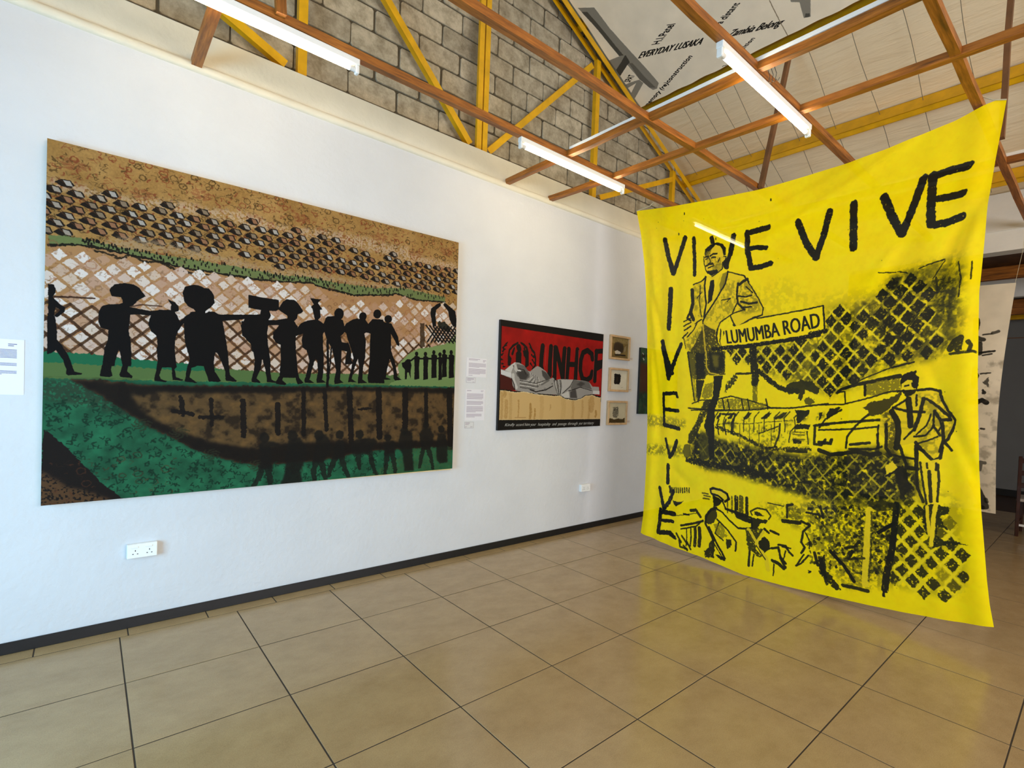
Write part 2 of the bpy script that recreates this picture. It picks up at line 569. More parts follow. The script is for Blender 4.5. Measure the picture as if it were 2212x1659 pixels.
def brick_obj(x0, x1, z0, z1):
    j = lambda s: rnd.uniform(-s, s)
    cut = .014
    P = [(x0 + cut, z0 + j(.002)), (x1 - cut, z0 + j(.003)), (x1 + j(.002), z0 + cut), (x1 + j(.003), z1 - cut), (x1 - cut, z1 + j(.002)), (x0 + cut, z1 + j(.003)), (x0 + j(.003), z1 - cut), (x0 + j(.003), z0 + cut)]
    P = clip_poly(P, SL, 1, RC - .005); P = clip_poly(P, -SL, 1, RC - .005 - 2 * RX * SL)
    if len(P) < 3: return
    n = len(P); y = .2 + j(.003); b = MB()
    cx = sum(p[0] for p in P) / n; cz = sum(p[1] for p in P) / n
    for k, yy in ((.985, y), (1, y + .006), (1, .225)):
        for p in P: b.v.append((cx + (p[0] - cx) * k, yy, cz + (p[1] - cz) * k)); b.g.append(b.v[-1])
    b.f.append(tuple(range(n)))
    for l in (0, n):
        for i in range(n): b.f.append((l + i, l + n + i, l + n + (i + 1) % n, l + (i + 1) % n))
    b.build('brick', M['block'], brick_wall)


PZ, PX = .1905, .404
for r in range(0, 14):
    z0 = 3.655 + PZ * r
    off = 2.971 - 2 * PX * 3 + (0 if r % 2 == 1 else PX / 2) + rnd.uniform(-.02, .02)
    for i in range(-8, 18):
        x0 = off + PX * i
        jm = rnd.choice((.004, .005, .008, .015))
        if x0 + PX < -2.2 or x0 > 7.2: continue
        brick_obj(max(-2.23, x0 + jm), min(7.25, x0 + PX - .004), z0 + .008, z0 + PZ - .007)

# ------------------------------------------------------------------ other walls
w = MB()
w.box((-2.44, -1.25, 0), (-2.24, .35, 4.2)).box((-2.44, -9, 0), (-2.24, -3.55, 4.2)).box((-2.44, -3.55, 2.6), (-2.24, -1.25, 4.2)).box((-2.44, -3.55, 0), (-2.24, -1.25, .3))
w.build('wall_left', M['plaster'], kind='structure')
w = MB()
w.box((-2.24, -9.1, 0), (-.6, -9, 5)).box((5.4, -9.1, 0), (12.3, -9, 5)).box((-.6, -9.1, 0), (5.4, -9, 1.1)).box((-.6, -9.1, 3.3), (5.4, -9, 6.3))
w.build('wall_front', M['plaster'], kind='structure')
w = MB()
w.box((7.3, -1.5, 0), (7.5, .35, 3.28)).box((7.3, -9, 0), (7.5, -7.6, 3.28)).box((7.3, -9, 3.28), (7.5, .35, 3.92))
w.build('wall_right', M['grey_wall'], kind='structure')
MB().box((7.285, -9, 3.505), (7.3, 0, 3.515)).build('trim_3', M['grey_wall'], kind='structure')

# far room beyond the opening
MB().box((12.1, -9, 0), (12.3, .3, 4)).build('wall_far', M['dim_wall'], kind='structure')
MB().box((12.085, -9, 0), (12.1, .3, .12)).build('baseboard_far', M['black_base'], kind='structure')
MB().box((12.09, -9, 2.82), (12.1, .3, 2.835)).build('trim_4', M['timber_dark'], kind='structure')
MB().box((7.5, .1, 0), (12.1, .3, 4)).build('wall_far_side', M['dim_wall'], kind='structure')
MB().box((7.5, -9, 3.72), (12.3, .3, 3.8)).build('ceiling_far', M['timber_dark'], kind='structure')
for k, (x, z0, z1, wd, mt, nm, lab) in enumerate((
        (8.9, 3.28, 3.44, .1, M['timber'], 'ceiling_beam', 'dark brown timber beam just behind the grey opening header'),
        (10.1, 3.22, 3.5, .12, M['grey_wall'], 'ceiling_bulkhead', 'pale plastered bulkhead between brown beams of the far room'),
        (11.0, 3.09, 3.33, .1, M['timber'], 'ceiling_beam', 'orange brown timber beam in front of the far wall top'),
        (11.7, 3.1, 3.24, .1, M['yellow_steel'], 'ceiling_beam', 'thin yellow steel beam right against the far wall'))):
    mb = MB().bar((x, .1, (z0 + z1) / 2), (x, -9, (z0 + z1) / 2), wd, z1 - z0, seg=2, seed=k)
    mb.build(nm, mt, label=lab, cat='beam', bevel=.004)

# ------------------------------------------------------------------ roof
ceil_ = empty('ceiling', (RX, 0, roof_z(RX)), kind='structure')


def slope_mesh(x0, x1, ny, nxx, c, th, wave):
    b = MB(); ys = np.linspace(.34, -9, ny + 1); xs = np.linspace(x0, x1, nxx + 1)
    for lay in (0, 1):
        for i, y in enumerate(ys):
            for k, x in enumerate(xs):
                s = (x if x >= RX else 2 * RX - x)
                d = wave * (math.sin(y * 7.5 + math.sin(s * 2)) * .5 + math.sin(y * 3.1 + s)) * (1 if lay == 0 else 0)
                # shallow sag of the sheeting between purlins
                ph = ((s - 4.9) / 1.08) % 1
                d -= .03 * math.sin(math.pi * ph) if lay == 0 else 0
                b.v.append((x, y, roof_z(x, c) + d + lay * th)); b.g.append(b.v[-1])
    n = nxx + 1; tot = (ny + 1) * n
    for i in range(ny):
        for k in range(nxx):
            p = i * n + k
            q = (p, p + 1, p + n + 1, p + n)
            b.f.append(q); b.f.append(tuple(tot + t for t in reversed(q)))
    return b


slope_mesh(RX, 7.9, 90, 60, RC, .05, .006).build('roof_sheeting', M['sheet'], ceil_, smooth=True)
slope_mesh(RX, -2.8, 40, 20, RC, .05, .006).build('roof_sheeting', M['sheet'], ceil_, smooth=True)
for y in (-.03, -.36, -.57, -.80, -1.0, -1.38, -1.79, -2.19, -2.58, -2.97, -3.4, -3.8):
    pts = [(x, y + .012 * math.sin(x * 4 + y * 9), roof_z(x, RC - .085)) for x in np.linspace(4.97, 7.28, 12)]
    MB().tube(pts, .0028, 5).build('wire', M['wire'], ceil_)


def purlin(xe, lab, kp=''):
    """C section: web on the ridge side, flanges pointing down the slope"""
    s = 1 if xe >= RX else -1
    xm = xe if s > 0 else 2 * RX - xe
    T = Vector((s * 1, 0, -SL)).normalized(); Nn = Vector((s * SL, 0, 1)).normalized()
    base = Vector((xe, 0, roof_z(xe, 7.405)))
    b = MB(); h, f, t = .155, .07, .006
    for (a0, a1, n0, n1) in ((0, t, 0, h), (0, f, 0, t), (0, f, h - t, h), (f - t, f, 0, .016)):
        n = len(b.v)
        for y in (.2, -9):
            for (a, q) in ((a0, n0), (a1, n0), (a1, n1), (a0, n1)):
                p = base + T * a + Nn * q; b.v.append((p.x, y, p.z)); b.g.append(b.v[-1])
        b.f += [(n + 3, n + 2, n + 1, n), (n + 4, n + 5, n + 6, n + 7)] + [(n + k, n + (k + 1) % 4, n + 4 + (k + 1) % 4, n + 4 + k) for k in range(4)]
    b.build('roof_purlin', M['yellow_steel'], label=lab, cat='roof purlin', group='yellow steel purlins under the roof')


purlin(4.86, 'yellow steel purlin along the lower edge of the lettered ceiling cloth')
purlin(5.94, 'wide yellow steel purlin crossing the creased sheeting above the banner')
purlin(7.03, 'lowest yellow steel purlin beside the grey header wall at right')
for x, lb in ((3.78, 'upper yellow purlin hidden above the lettered ceiling cloth'), (2.74, 'yellow purlin just right of the roof ridge'), (2.32, 'yellow purlin just left of the roof ridge'), (1.28, 'first yellow purlin down the left roof slope'),
              (.2, 'second yellow purlin down the left roof slope'), (-.88, 'third yellow purlin down the left roof slope'), (-1.96, 'lowest yellow purlin of the left roof slope')):
    purlin(x, lb)

# ------------------------------------------------------------------ yellow roof truss in front of the block wall
truss = empty('roof_truss', (RX, .09, 3.735), label='yellow steel roof truss with posts and diagonals against the grey block gable', cat='roof truss')


def member(name, a, b, w=.055, gap=0, d=.05, y=.09, **k):
    mb = MB()
    mb.bar((a[0], y, a[1]), (b[0], y, b[1]), .006, w, up=Vector((a[1] - b[1], 0, b[0] - a[0])) if True else (0, 0, 1))
    # the second leg of the steel angle
    A = Vector((a[0], y, a[1])); B = Vector((b[0], y, b[1])); D = (B - A).normalized(); U = Vector((-D.z, 0, D.x))
    mb.bar(A + U * (w / 2 - .003) + Vector((0, d / 2, 0)), B + U * (w / 2 - .003) + Vector((0, d / 2, 0)), d, .006, up=U)
    return mb.build(name, M['yellow_steel'], truss, **k)


for s in (1, -1):
    X = lambda x: RX + s * (x - RX)
    for yy in (.035, .125):
        member('top_chord', (X(RX), roof_z(RX, 7.33)), (X(7.28), roof_z(7.28, 7.33)), .065, y=yy, d=.045)
    for a, b in (((2.634, 3.79), (3.991, 5.207)), ((4.192, 3.80), (5.623, 4.451)), ((5.75, 3.8), (6.95, 3.9))):
        member('diagonal', (X(a[0]), a[1]), (X(b[0]), b[1]), .06, y=.08)
    for px in (4.085, 5.615):
        member('post', (X(px), 3.74), (X(px), roof_z(px, 7.30)), .062, y=.075)
for dx in (-.033, .033):
    MB().bar((RX + dx, .06, 3.74), (RX + dx, .06, roof_z(RX, 7.3)), .052, .03, up=(0, 1, 0)).build('post', M['yellow_steel'], truss)
MB().bar((-2.2, .1, 3.75), (7.25, .1, 3.75), .06, .025).build('bottom_chord', M['yellow_steel'], truss)

# ------------------------------------------------------------------ timber ceiling grid
ZB, TH = 3.5, .05


def timber(a, b, lab, seed, w=.05, h=.05, name='timber_beam', cat='timber beam', mat=None, up=(0, 0, 1), grp='orange timber ceiling grid'):
    Lg = (Vector(b) - Vector(a)).length
    return MB().bar(a, b, w, h, up=up, seg=max(1, int(Lg / .35)), wob=.0035, seed=seed).build(
        name, mat or M['timber'], bevel=0, label=lab, cat=cat, group=grp)


zc = ZB + TH / 2
timber((-2.2, -.815, zc), (7.25, -.815, zc), 'timber beam nearest the gallery wall with fluorescent tubes under it', 1)
timber((-2.2, -1.655, zc), (7.25, -1.645, zc), 'long timber beam without lamps, second from the gallery wall', 2)
timber((-2.2, -2.435, zc), (7.25, -2.435, zc), 'timber beam carrying the single tube left of the yellow banner top', 3)
timber((-2.2, -3.28, zc), (7.25, -3.295, zc), 'timber beam running past the top right corner of the yellow banner', 4)
timber((-2.2, -5.7, zc), (7.25, -5.7, zc), 'added timber beam behind the photographer carrying the two fill lamps', 12)  # unseen beam, added only to hold the fill lamps
timber((2.80, -.005, zc + .003), (2.82, -4.6, zc + .003), 'cross timber with a white trunking strip lying on it', 5, w=.046, h=.046)
timber((3.352, -.005, zc - .002), (3.50, -4.6, zc - .002), 'bright orange cross timber just left of the yellow banner', 6, w=.048, h=.046)
timber((.33, -.005, zc), (.33, -.79, zc), 'short timber stub from the wall moulding to the first beam', 7, w=.055, h=.05)
timber((5.27, -.005, zc + .003), (5.29, -4.6, zc + .003), 'cross timber behind the upper right edge of the yellow banner', 8, w=.046, h=.046)
MB().box((2.786, -3.22, 3.5525), (2.812, -.86, 3.578)).build('cable_trunking', M['trunking'], label='white cable trunking on the cross timber between the lamps', cat='cable trunking', bevel=.002)
MB().box((5.256, -4.5, 3.5525), (5.282, -.86, 3.578)).build('cable_trunking', M['trunking'], label='white cable trunking on the timber right of the banner corner', cat='cable trunking', bevel=.002)
HG = 'timber hangers between roof and grid'
timber((4.45, -1.70, 3.50), (4.93, -1.70, 5.0), 'dark timber hanger dropping behind the lamp towards the banner top', 9, .05, .035, 'timber_hanger', 'hanger', M['timber_dark'], up=(0, 1, 0), grp=HG)
timber((4.72, -3.345, 3.49), (4.80, -3.345, 5.04), 'dark timber hanger ending behind the banner top right corner', 10, .05, .035, 'timber_hanger', 'hanger', M['timber_dark'], up=(0, 1, 0), grp=HG)
timber((.6, -.86, 3.52), (.5, -.86, 5.25), 'timber hanger rising above the first fluorescent lamp', 11, .05, .04, 'timber_hanger', 'hanger', up=(0, 1, 0), grp=HG)
cb = MB()
for k in range(3):
    y0 = -2.50 - .02 * k
    cb.tube([(2.84, y0, 3.51), (2.845, y0 - .012, 3.47), (2.85, y0 - .004, 3.44), (2.85, y0 - .02, 3.425), (2.85, y0 - .03, 3.44)], .0018, 5)
cb.build('loose_cable', M['black'], label='thin dark cable ends dangling under the trunking timber', cat='cable')


# ------------------------------------------------------------------ fluorescent lamps
def lamp(x0, x1, y, lab):
    r = empty('fluorescent_lamp', ((x0 + x1) / 2, y, 3.5), label=lab, cat='ceiling lamp', group='fluorescent lamps under the timber grid')
    MB().box((x0, y - .022, 3.463), (x1, y + .022, 3.4995)).build('batten', M['white_plastic'], r, bevel=.003)
    for xx, s in ((x0, 1), (x1, -1)):
        MB().box((min(xx, xx + s * .022), y - .019, 3.414), (max(xx, xx + s * .022), y + .019, 3.4635)).build('tube_holder', M['white_plastic'], r, bevel=.005)
    MB().tube([(x0 + .02, y, 3.437), (x0 + .055, y, 3.437)], .0142, 14).build('tube_cap', M['grey_wall'], r, smooth=False)
    MB().tube([(x1 - .055, y, 3.437), (x1 - .02, y, 3.437)], .0142, 14).build('tube_cap', M['grey_wall'], r, smooth=False)
    MB().tube([(x0 + .055, y, 3.437), (x1 - .055, y, 3.437)], .0135, 16).build('tube', M['tube'], r, smooth=True)


lamp(-.21, 1.045, -.815, 'lit fluorescent lamp at upper left above the large painting')
lamp(2.30, 3.545, -.815, 'lit fluorescent lamp over the red painting side, second along the wall')
lamp(4.70, 5.93, -.815, 'lit fluorescent lamp shining through the top of the yellow banner')
lamp(-.2, 1.03, -5.7, 'added fluorescent fill lamp out of frame behind the photographer, left one')  # this lamp and the next are added, warming banner front and right floor
lamp(2.3, 3.53, -5.7, 'added fluorescent fill lamp out of frame behind the photographer, right one')
lamp(2.40, 3.63, -2.435, 'lit fluorescent lamp away from the wall, left of the banner top')


# ------------------------------------------------------------------ sockets
def socket(x0, z0, w, h, lab, det=True):
    r = empty('wall_socket', (x0 + w / 2, 0, z0), label=lab, cat='wall socket')
    MB().box((x0, -.034, z0), (x0 + w, 0, z0 + h)).build('back_box', M['white_plastic'], r, bevel=.003)
    MB().box((x0 + .002, -.039, z0 + .002), (x0 + w - .002, -.034, z0 + h - .002)).build('face_plate', M['white_plastic'], r, bevel=.002)
    for k in (.27, .73):
        cx = x0 + w * k
        MB().box((cx - .02, -.043, z0 + h * .74), (cx + .014, -.039, z0 + h * .86)).build('switch', M['white_plastic'], r, bevel=.0015)
        for dx, dz, a, b in ((0, .55, .002, .0045), (-.011, .32, .0035, .0022), (.011, .32, .0035, .0022)):
            MB().box((cx + dx - a, -.0396, z0 + h * dz - b), (cx + dx + a, -.0389, z0 + h * dz + b)).build('pin_hole', M['black'], r)


socket(.03, .431, .148, .086, 'double white wall socket low under the large painting')
socket(3.955, .437, .146, .082, 'small white wall socket low under the red painting')

# ------------------------------------------------------------------ chair in the far room
ch = empty('wooden_chair', (8.5, -3.47, 0), label='dark red-brown wooden chair at the right edge in the far room', cat='chair')
for yy in (-3.255, -3.68):
    MB().bar((8.3, yy, 0), (8.27, yy, .98), .035, .04, up=(1, 0, 0), seg=2, seed=3).build('rear_leg', M['chair_wood'], ch, bevel=.004)
    MB().bar((8.7, yy, 0), (8.7, yy, .44), .035, .035, up=(1, 0, 0)).build('front_leg', M['chair_wood'], ch, bevel=.004)
    MB().bar((8.3, yy, .16), (8.7, yy, .16), .02, .02).build('stretcher', M['chair_wood'], ch)
MB().box((8.27, -3.7, .43), (8.73, -3.235, .465)).build('seat', surf('worn_pale_seat', (170, 160, 150), .5, .1, 10), ch, bevel=.006)
for zz in (.93, .78, .63):
    MB().bar((8.277, -3.255, zz), (8.277, -3.68, zz), .02, .06).build('back_rail', M['chair_wood'], ch, bevel=.003)
MB().bar((8.3, -3.255, .14), (8.3, -3.68, .14), .02, .025).build('stretcher', M['grey_wall'], ch)
# ------------------------------------------------------------------ flat slabs that carry a picture
def slab(name, corners, uvs, th, mat, parent, sidemat=None, **k):
    """corners TL,TR,BR,BL of the front face; th: depth along +y"""
    me = bpy.data.meshes.new(name)
    n = len(corners)
    V = [tuple(c) for c in corners] + [(c[0], c[1] + th, c[2]) for c in corners]
    Fc = [(3, 2, 1, 0), (4, 5, 6, 7)] + [(i, (i + 1) % 4, 4 + (i + 1) % 4, 4 + i) for i in range(4)]
    me.from_pydata(V, [], Fc); me.update()
    uvl = me.uv_layers.new(name='UVMap')
    for p in me.polygons:
        for li in p.loop_indices:
            vi = me.loops[li].vertex_index % 4
            uvl.data[li].uv = uvs[vi]
    me.materials.append(mat); me.materials.append(sidemat or mat)
    for p in me.polygons[1:]: p.material_index = 1
    o = bpy.data.objects.new(name, me); COL.objects.link(o)
    if parent is not None:
        o.parent = parent; o.matrix_parent_inverse = Matrix.Translation(-Vector(parent.location))
    return tag(o, **k)


UV4 = [(0, 1), (1, 1), (1, 0), (0, 0)]
BLK = (22, 20, 18)
# ------------------------------------------------------------------ the large painting of the walking people
W1, H1 = 1400, 1090
f1 = homog([(102, 298), (991, 524), (977, 1012), (88, 1093)], [(0, 0), (W1, 0), (W1, H1), (0, H1)])
T = Tex(W1, H1, (166, 130, 76), f1, 1.6, 3)
c4 = c_(60, 280, 3.318); c5 = c_(540, 400, 3.318); c6 = c_(60, 700, 3.95); c7 = c_(540, 700, 3.95)
OCH = (166, 130, 76)


def floral(x0, y0, x1, y1, n, dark, red, ring=.25, seed=5, alpha=.75):
    """printed flower and leaf scraps of the cloth ground, in texture pixels"""
    r = random.Random(seed)
    for _ in range(n):
        x = r.uniform(x0, x1); y = r.uniform(y0, y1); k = r.random(); s = r.uniform(3, 9); a = r.uniform(0, 6.28)
        col = dark if r.random() < .6 else red
        if k < ring:
            R = r.uniform(6, 13)
            T.stroke([(x + R * math.cos(t), y + R * .9 * math.sin(t)) for t in np.linspace(0, 6.28, 9)], r.uniform(2, 4), col, alpha, mapped=True, warp=2)
        elif k < .7:
            T.stroke([(x, y), (x + s * math.cos(a), y + s * math.sin(a)), (x + 1.6 * s * math.cos(a + .7), y + 1.6 * s * math.sin(a + .7))], r.uniform(2, 6), col, alpha, mapped=True, warp=2, w2=1)
        else:
            T.stroke([(x, y), (x + 14 * math.cos(a), y + 6 * math.sin(a)), (x + 20 * math.cos(a + 1), y + 14 * math.sin(a + 1))], 1.6, col, alpha * .8, mapped=True, warp=2)


sh = (T.soft[..., None] - .5)
T.a += sh * .14
T.a[:, :, :] *= (1 + (fbm(H1, W1, 4, 91, 2)[..., None] - .5) * .16)
floral(0, 0, W1, 300, 1900, (90, 68, 34), (134, 70, 40), .09, 5, .8)
# large faded red flowers of the print
for k in range(9):
    x = 60 + k * 160; y = 60 + 42 * (k % 2)
    for q in range(26):
        a = q * .9; R = 6 + q * .8
        T.stroke([(x + R * math.cos(a), y + R * .6 * math.sin(a)), (x + (R + 7) * math.cos(a + .5), y + (R + 7) * .6 * math.sin(a + .5))], 4, (134, 72, 44), .4, mapped=True)
# pale dusty brush band above the upper lattice
band = c4([(150, 345), (260, 350), (400, 400), (520, 440), (800, 500), (1000, 500), (1300, 560), (1520, 580), (1650, 620)]) + c5([(120, 260), (300, 300), (600, 325), (850, 380), (1000, 425), (1130, 440), (1150, 490), (1480, 560), (1480, 620), (1050, 520), (900, 480), (560, 400), (300, 340), (0, 300)]) + c4([(1480, 660), (1100, 590), (800, 545), (450, 470), (150, 420)])
T.fill(band, (196, 172, 148), .8, 8, dry=.46, blur=6)
# pinkish middle ground
mid = c4([(150, 820), (420, 840), (850, 900), (1200, 1010), (1650, 1075)]) + c5([(430, 700), (750, 790), (1050, 775), (1350, 835), (1480, 900), (1460, 1400), (0, 1400)]) + [(480, 826), (300, 800), (102, 768)]
T.fill(mid, (176, 134, 92), .9, 4)
floral(0, 330, W1, 720, 700, (120, 84, 50), (164, 96, 66), .2, 8, .45)
pk = fbm(H1, W1, 40, 33, 4)
mk = np.clip((pk - .52) * 6, 0, 1)[330:730, :, None] * .5
T.a[330:730] = T.a[330:730] * (1 - mk) + np.array((188, 152, 132), 'f') / 255 * mk


# lattice block of small shaded bricks, rows running with the canvas
def yb(pts, x):
    return np.interp(x, [p[0] for p in pts], [p[1] for p in pts])


up_top = f1(c4([(150, 395), (520, 470), (1000, 560), (1650, 680)]) + c5([(300, 330), (700, 400), (1000, 480), (1480, 590)]))
up_bot = f1(c4([(150, 745), (420, 775), (900, 790), (1200, 850), (1650, 925)]) + c5([(400, 590), (700, 640), (1100, 700), (1450, 760)]))
r = random.Random(2)
for row in range(13):
    for i in range(0, 32):
        x = -6 + i * 49 + (24.5 if row % 2 else 0) + r.uniform(-4, 4); y = 116 + row * 25 + r.uniform(-3, 3) + 5 * math.sin(i * .35)
        if y > (272 if x < 130 else 254 + 8 * math.sin(x * .011)) or (row == 0 and r.random() < .6) or r.random() < .03: continue
        sx = 1.12
        d = [(-21, 3), (-9, -11), (11, -11), (18, 3), (10, 13), (-8, 10)]
        T.fill([(x + a * sx, y + b) for a, b in d], (26, 20, 16), .95, 1.4, mapped=True)
        lc = r.choice([(176, 164, 150), (150, 132, 110), (190, 184, 176), (164, 120, 88)])
        T.stroke([(x - 20, y - 14), (x + 22, y + 16)], 3, (92, 58, 32), .6, mapped=True)
        T.fill([(x - 5, y - 9), (x + 10, y - 8), (x + 17, y + 6), (x + 2, y + 6)], lc, .9, .8, mapped=True)
# smudge and white touches at the lower side of the block
T.fill(c4([(540, 790), (700, 760), (1000, 800), (1300, 880), (1650, 960)]) + c5([(200, 600), (500, 620), (800, 690), (1100, 720), (1400, 800), (1000, 760), (600, 690), (0, 640)]) + c4([(1400, 950), (1000, 880), (560, 850)]), (176, 152, 122), .65, 6, dry=.4, blur=4)

# green hillside line with the tiny crowd
gr_up = c4([(150, 745), (300, 760), (460, 790), (700, 850), (1000, 900), (1300, 945), (1650, 1005)]) + c5([(200, 640), (430, 655), (640, 700), (900, 735), (1100, 735), (1400, 800)])
gr_dn = c4([(150, 825), (300, 815), (450, 830), (640, 870), (900, 930), (1100, 985), (1400, 1030), (1650, 1070)]) + c5([(250, 690), (430, 695), (560, 740), (750, 785), (1000, 785), (1050, 775), (1200, 820), (1400, 835)])
T.fill(gr_up + gr_dn[::-1], (112, 126, 78), .95, 3)
T.stroke(gr_dn, 7, (26, 24, 16), .95, warp=3)
T.stroke(c4([(480, 860), (600, 890), (660, 920), (740, 890), (830, 940), (960, 950), (1060, 1000), (1200, 1030), (1340, 1040)]), 6, (34, 28, 18), .9, warp=3)
r = random.Random(9)
for k in range(210):
    t = (k + r.random()) / 210; t = .13 + .87 * t
    i = t * (len(gr_up) - 1); a = int(i); fr = i - a
    if a >= len(gr_up) - 1: continue
    ux = gr_up[a][0] * (1 - fr) + gr_up[a + 1][0] * fr; uy = gr_up[a][1] * (1 - fr) + gr_up[a + 1][1] * fr
    dy = np.interp(ux, [p[0] for p in gr_dn], [p[1] for p in gr_dn])
    yy = uy + (dy - uy) * r.uniform(-.15, .85)
    T.stroke([(ux, yy - 2.2), (ux + r.uniform(-.6, .6), yy + 1.6)], r.uniform(3, 5), (20, 18, 14), .95)

# white diamonds and the brown mesh between them
r = random.Random(4)
gd = f1(gr_dn)
for row in range(18):
    for i in range(-1, 30):
        x = 6 + i * 49 + (24.5 if row % 2 else 0) + r.uniform(-3, 3); y = 260 + row * 24.3 + r.uniform(-2, 2)
        if y < yb(gd, x) + 13 or y > 675 - .02 * x: continue
        q = pk[min(H1 - 1, int(y)), min(W1 - 1, max(0, int(x)))]
        if y < 520 and 780 < x < 1150 and r.random() < .7: continue
        wht = r.choice([(226, 218, 212), (206, 184, 170), (218, 204, 194), (190, 156, 132)])
        s = r.uniform(.9, 1.15)
        T.fill([(x, y - 18 * s), (x + 19 * s, y - 1), (x + 1, y + 18 * s), (x - 19 * s, y + 1)], wht, .72 + .25 * (q > .47), 2, dry=.22, mapped=True)
for row in range(10):
    y = 478.7 + row * 24.3
    for i in range(-1, 30):
        x = 6 + i * 49 + (24.5 if (row + 1) % 2 else 0)
        if y > 690: continue
        dk = (66, 42, 24) if x < 1250 or y > 560 else (26, 20, 14)
        al = .9 if (x < 420 or 470 < x < 700 or x > 1150 or y > 560) else .35
        if x > 1080 and y < 500: al = .3
        T.stroke([(x - 24.5, y), (x, y + 24.3)], 8, dk, al * r.uniform(.7, 1), mapped=True)
        T.stroke([(x + 24.5, y), (x, y + 24.3)], 8, dk, al * r.uniform(.7, 1), mapped=True)

floral(0, 300, W1, 700, 1300, (124, 92, 62), (150, 96, 66), .05, 28, .4)
# ground strip, boat-shaped pit, green cloth and dark corner
gtop = [(90, 757), (175, 762), (300, 775), (390, 783), (480, 795), (545, 800), (640, 806), (760, 806), (860, 810), (990, 818)]
gbot = [(90, 817), (150, 817), (215, 819), (330, 831), (420, 832), (480, 832), (545, 836), (660, 834), (760, 832), (830, 836), (900, 842), (990, 838)]
T.fill(gtop + gbot[::-1], (92, 116, 66), 1, 3)
T.fill([(90, 757), (175, 762), (300, 775), (390, 783), (480, 797), (400, 800), (300, 792), (90, 780)], (28, 108, 76), .9, 3)
T.fill(c5([(1075, 1400), (1060, 1290), (1090, 1250), (1150, 1200), (1200, 1170), (1300, 1155), (1400, 1135), (1450, 1100), (1480, 1050), (1480, 1420)]), (126, 146, 92), 1, 3)
T.fill(c5([(980, 1440), (1060, 1380), (1480, 1390), (1480, 1460)]), (118, 142, 88), 1, 3)
# the low green part first
T.fill([(80, 815), (1000, 835), (1000, 1100), (80, 1100)], (38, 100, 70), 1, 3)
gn = fbm(H1, W1, 30, 44, 4)[700:, :, None]
T.a[700:] *= .72 + .56 * gn
T.fill([(90, 818), (200, 822), (330, 860), (420, 930), (300, 900), (90, 860)], (48, 66, 48), .8, 4, dry=.4, blur=4)
pit = [(150, 818), (215, 819), (330, 831), (480, 832), (660, 834), (830, 836), (990, 838), (990, 962)] + c7([(1720, 1040), (1100, 1075), (900, 1095), (700, 1150), (300, 1185), (50, 1200)]) + c6([(1950, 1200), (1750, 1170), (1450, 1080), (1200, 950), (1000, 850), (800, 720), (600, 590)])
T.fill(pit, (98, 76, 46), 1, 4)
bb, mk = T.mask(pit, 4)
x0, y0, x1, y1 = bb
nz = fbm(H1, W1, 26, 71, 4)[y0:y1, x0:x1]
T._put(bb, mk * np.clip((nz - .5) * 5, 0, 1), (40, 30, 20), .8)
T._put(bb, mk * np.clip((.42 - nz) * 5, 0, 1), (132, 98, 54), .5)
# dark rim of the pit
T.fill([(150, 818), (330, 831), (660, 834), (990, 838), (990, 850), (760, 843), (560, 848), (420, 848), (340, 845)] + c6([(1000, 600), (880, 600), (1000, 760), (1250, 900), (1600, 1010), (1950, 1060)]) + c7([(300, 1010), (700, 1010), (1000, 1010), (1720, 985), (1720, 1040), (1100, 1075), (900, 1095), (700, 1150), (300, 1185), (50, 1200)]) + c6([(1950, 1200), (1750, 1170), (1450, 1080), (1200, 950), (1000, 850), (800, 720), (600, 590)]), (24, 19, 15), .93, 4, blur=4)
for pts, w in ((c6([(1310, 620), (1330, 770)]), 14), (c6([(1250, 735), (1410, 765)]), 14), (c6([(1570, 640), (1575, 860)]), 12), (c6([(1480, 790), (1660, 790)]), 13), (c6([(1840, 650), (1845, 950)]), 18),
               (c7([(240, 680), (240, 930)]), 18), (c7([(460, 550), (460, 940)]), 16), (c7([(640, 560), (655, 900)]), 16), (c7([(850, 550), (865, 1000)]), 24), (c7([(1100, 560), (1105, 960)]), 26), (c7([(1325, 560), (1325, 870)]), 28), (c7([(1500, 560), (1505, 840)]), 20), (c7([(1700, 560), (1710, 1050)]), 30), (c7([(930, 725), (1030, 715)]), 10)):
    T.stroke(pts, w, (24, 19, 16), .9, warp=2.5)
# printed pattern showing through the green
for k in range(900):
    x = rnd.uniform(0, 1100); y = rnd.uniform(760, 1085); a = rnd.uniform(0, 6.28)
    gx = T.a[int(y), int(x)]
    if gx[1] > gx[0] * 1.3:
        T.stroke([(x, y), (x + 9 * math.cos(a), y + 9 * math.sin(a)), (x + 12 * math.cos(a + 1), y + 12 * math.sin(a + 1))], rnd.uniform(2, 5), (18, 52, 36), .75, mapped=True, warp=2)
for x, y in ((330, 880), (420, 960), (560, 1010), (230, 850), (700, 1030)):
    for q in range(22):
        a = q * .95; R = 4 + q
        T.stroke([(x + R * math.cos(a), y + R * .7 * math.sin(a)), (x + (R + 6) * math.cos(a + .6), y + (R + 6) * .7 * math.sin(a + .6))], 4, (52, 56, 36), .55, mapped=True)
T.fill(c6([(140, 890), (200, 940), (320, 1040), (450, 1170), (650, 1370), (830, 1500), (830, 1600), (80, 1600)]), (32, 25, 21), 1, 3)
T.fill(c6([(100, 1250), (200, 1300), (330, 1380), (560, 1440), (700, 1500), (690, 1600), (60, 1600)]), (116, 82, 50), .75, 5, dry=.38, blur=4)
floral(0, 950, 330, 1090, 60, (70, 46, 30), (96, 56, 34), .2, 18, .5)
T.fill(c7([(1400, 1060), (1720, 1045), (1720, 1230), (1200, 1290), (1000, 1300)]), (74, 100, 58), .5, 5, dry=.35)

# murky shadow figures at the foot
SH = (26, 24, 20)


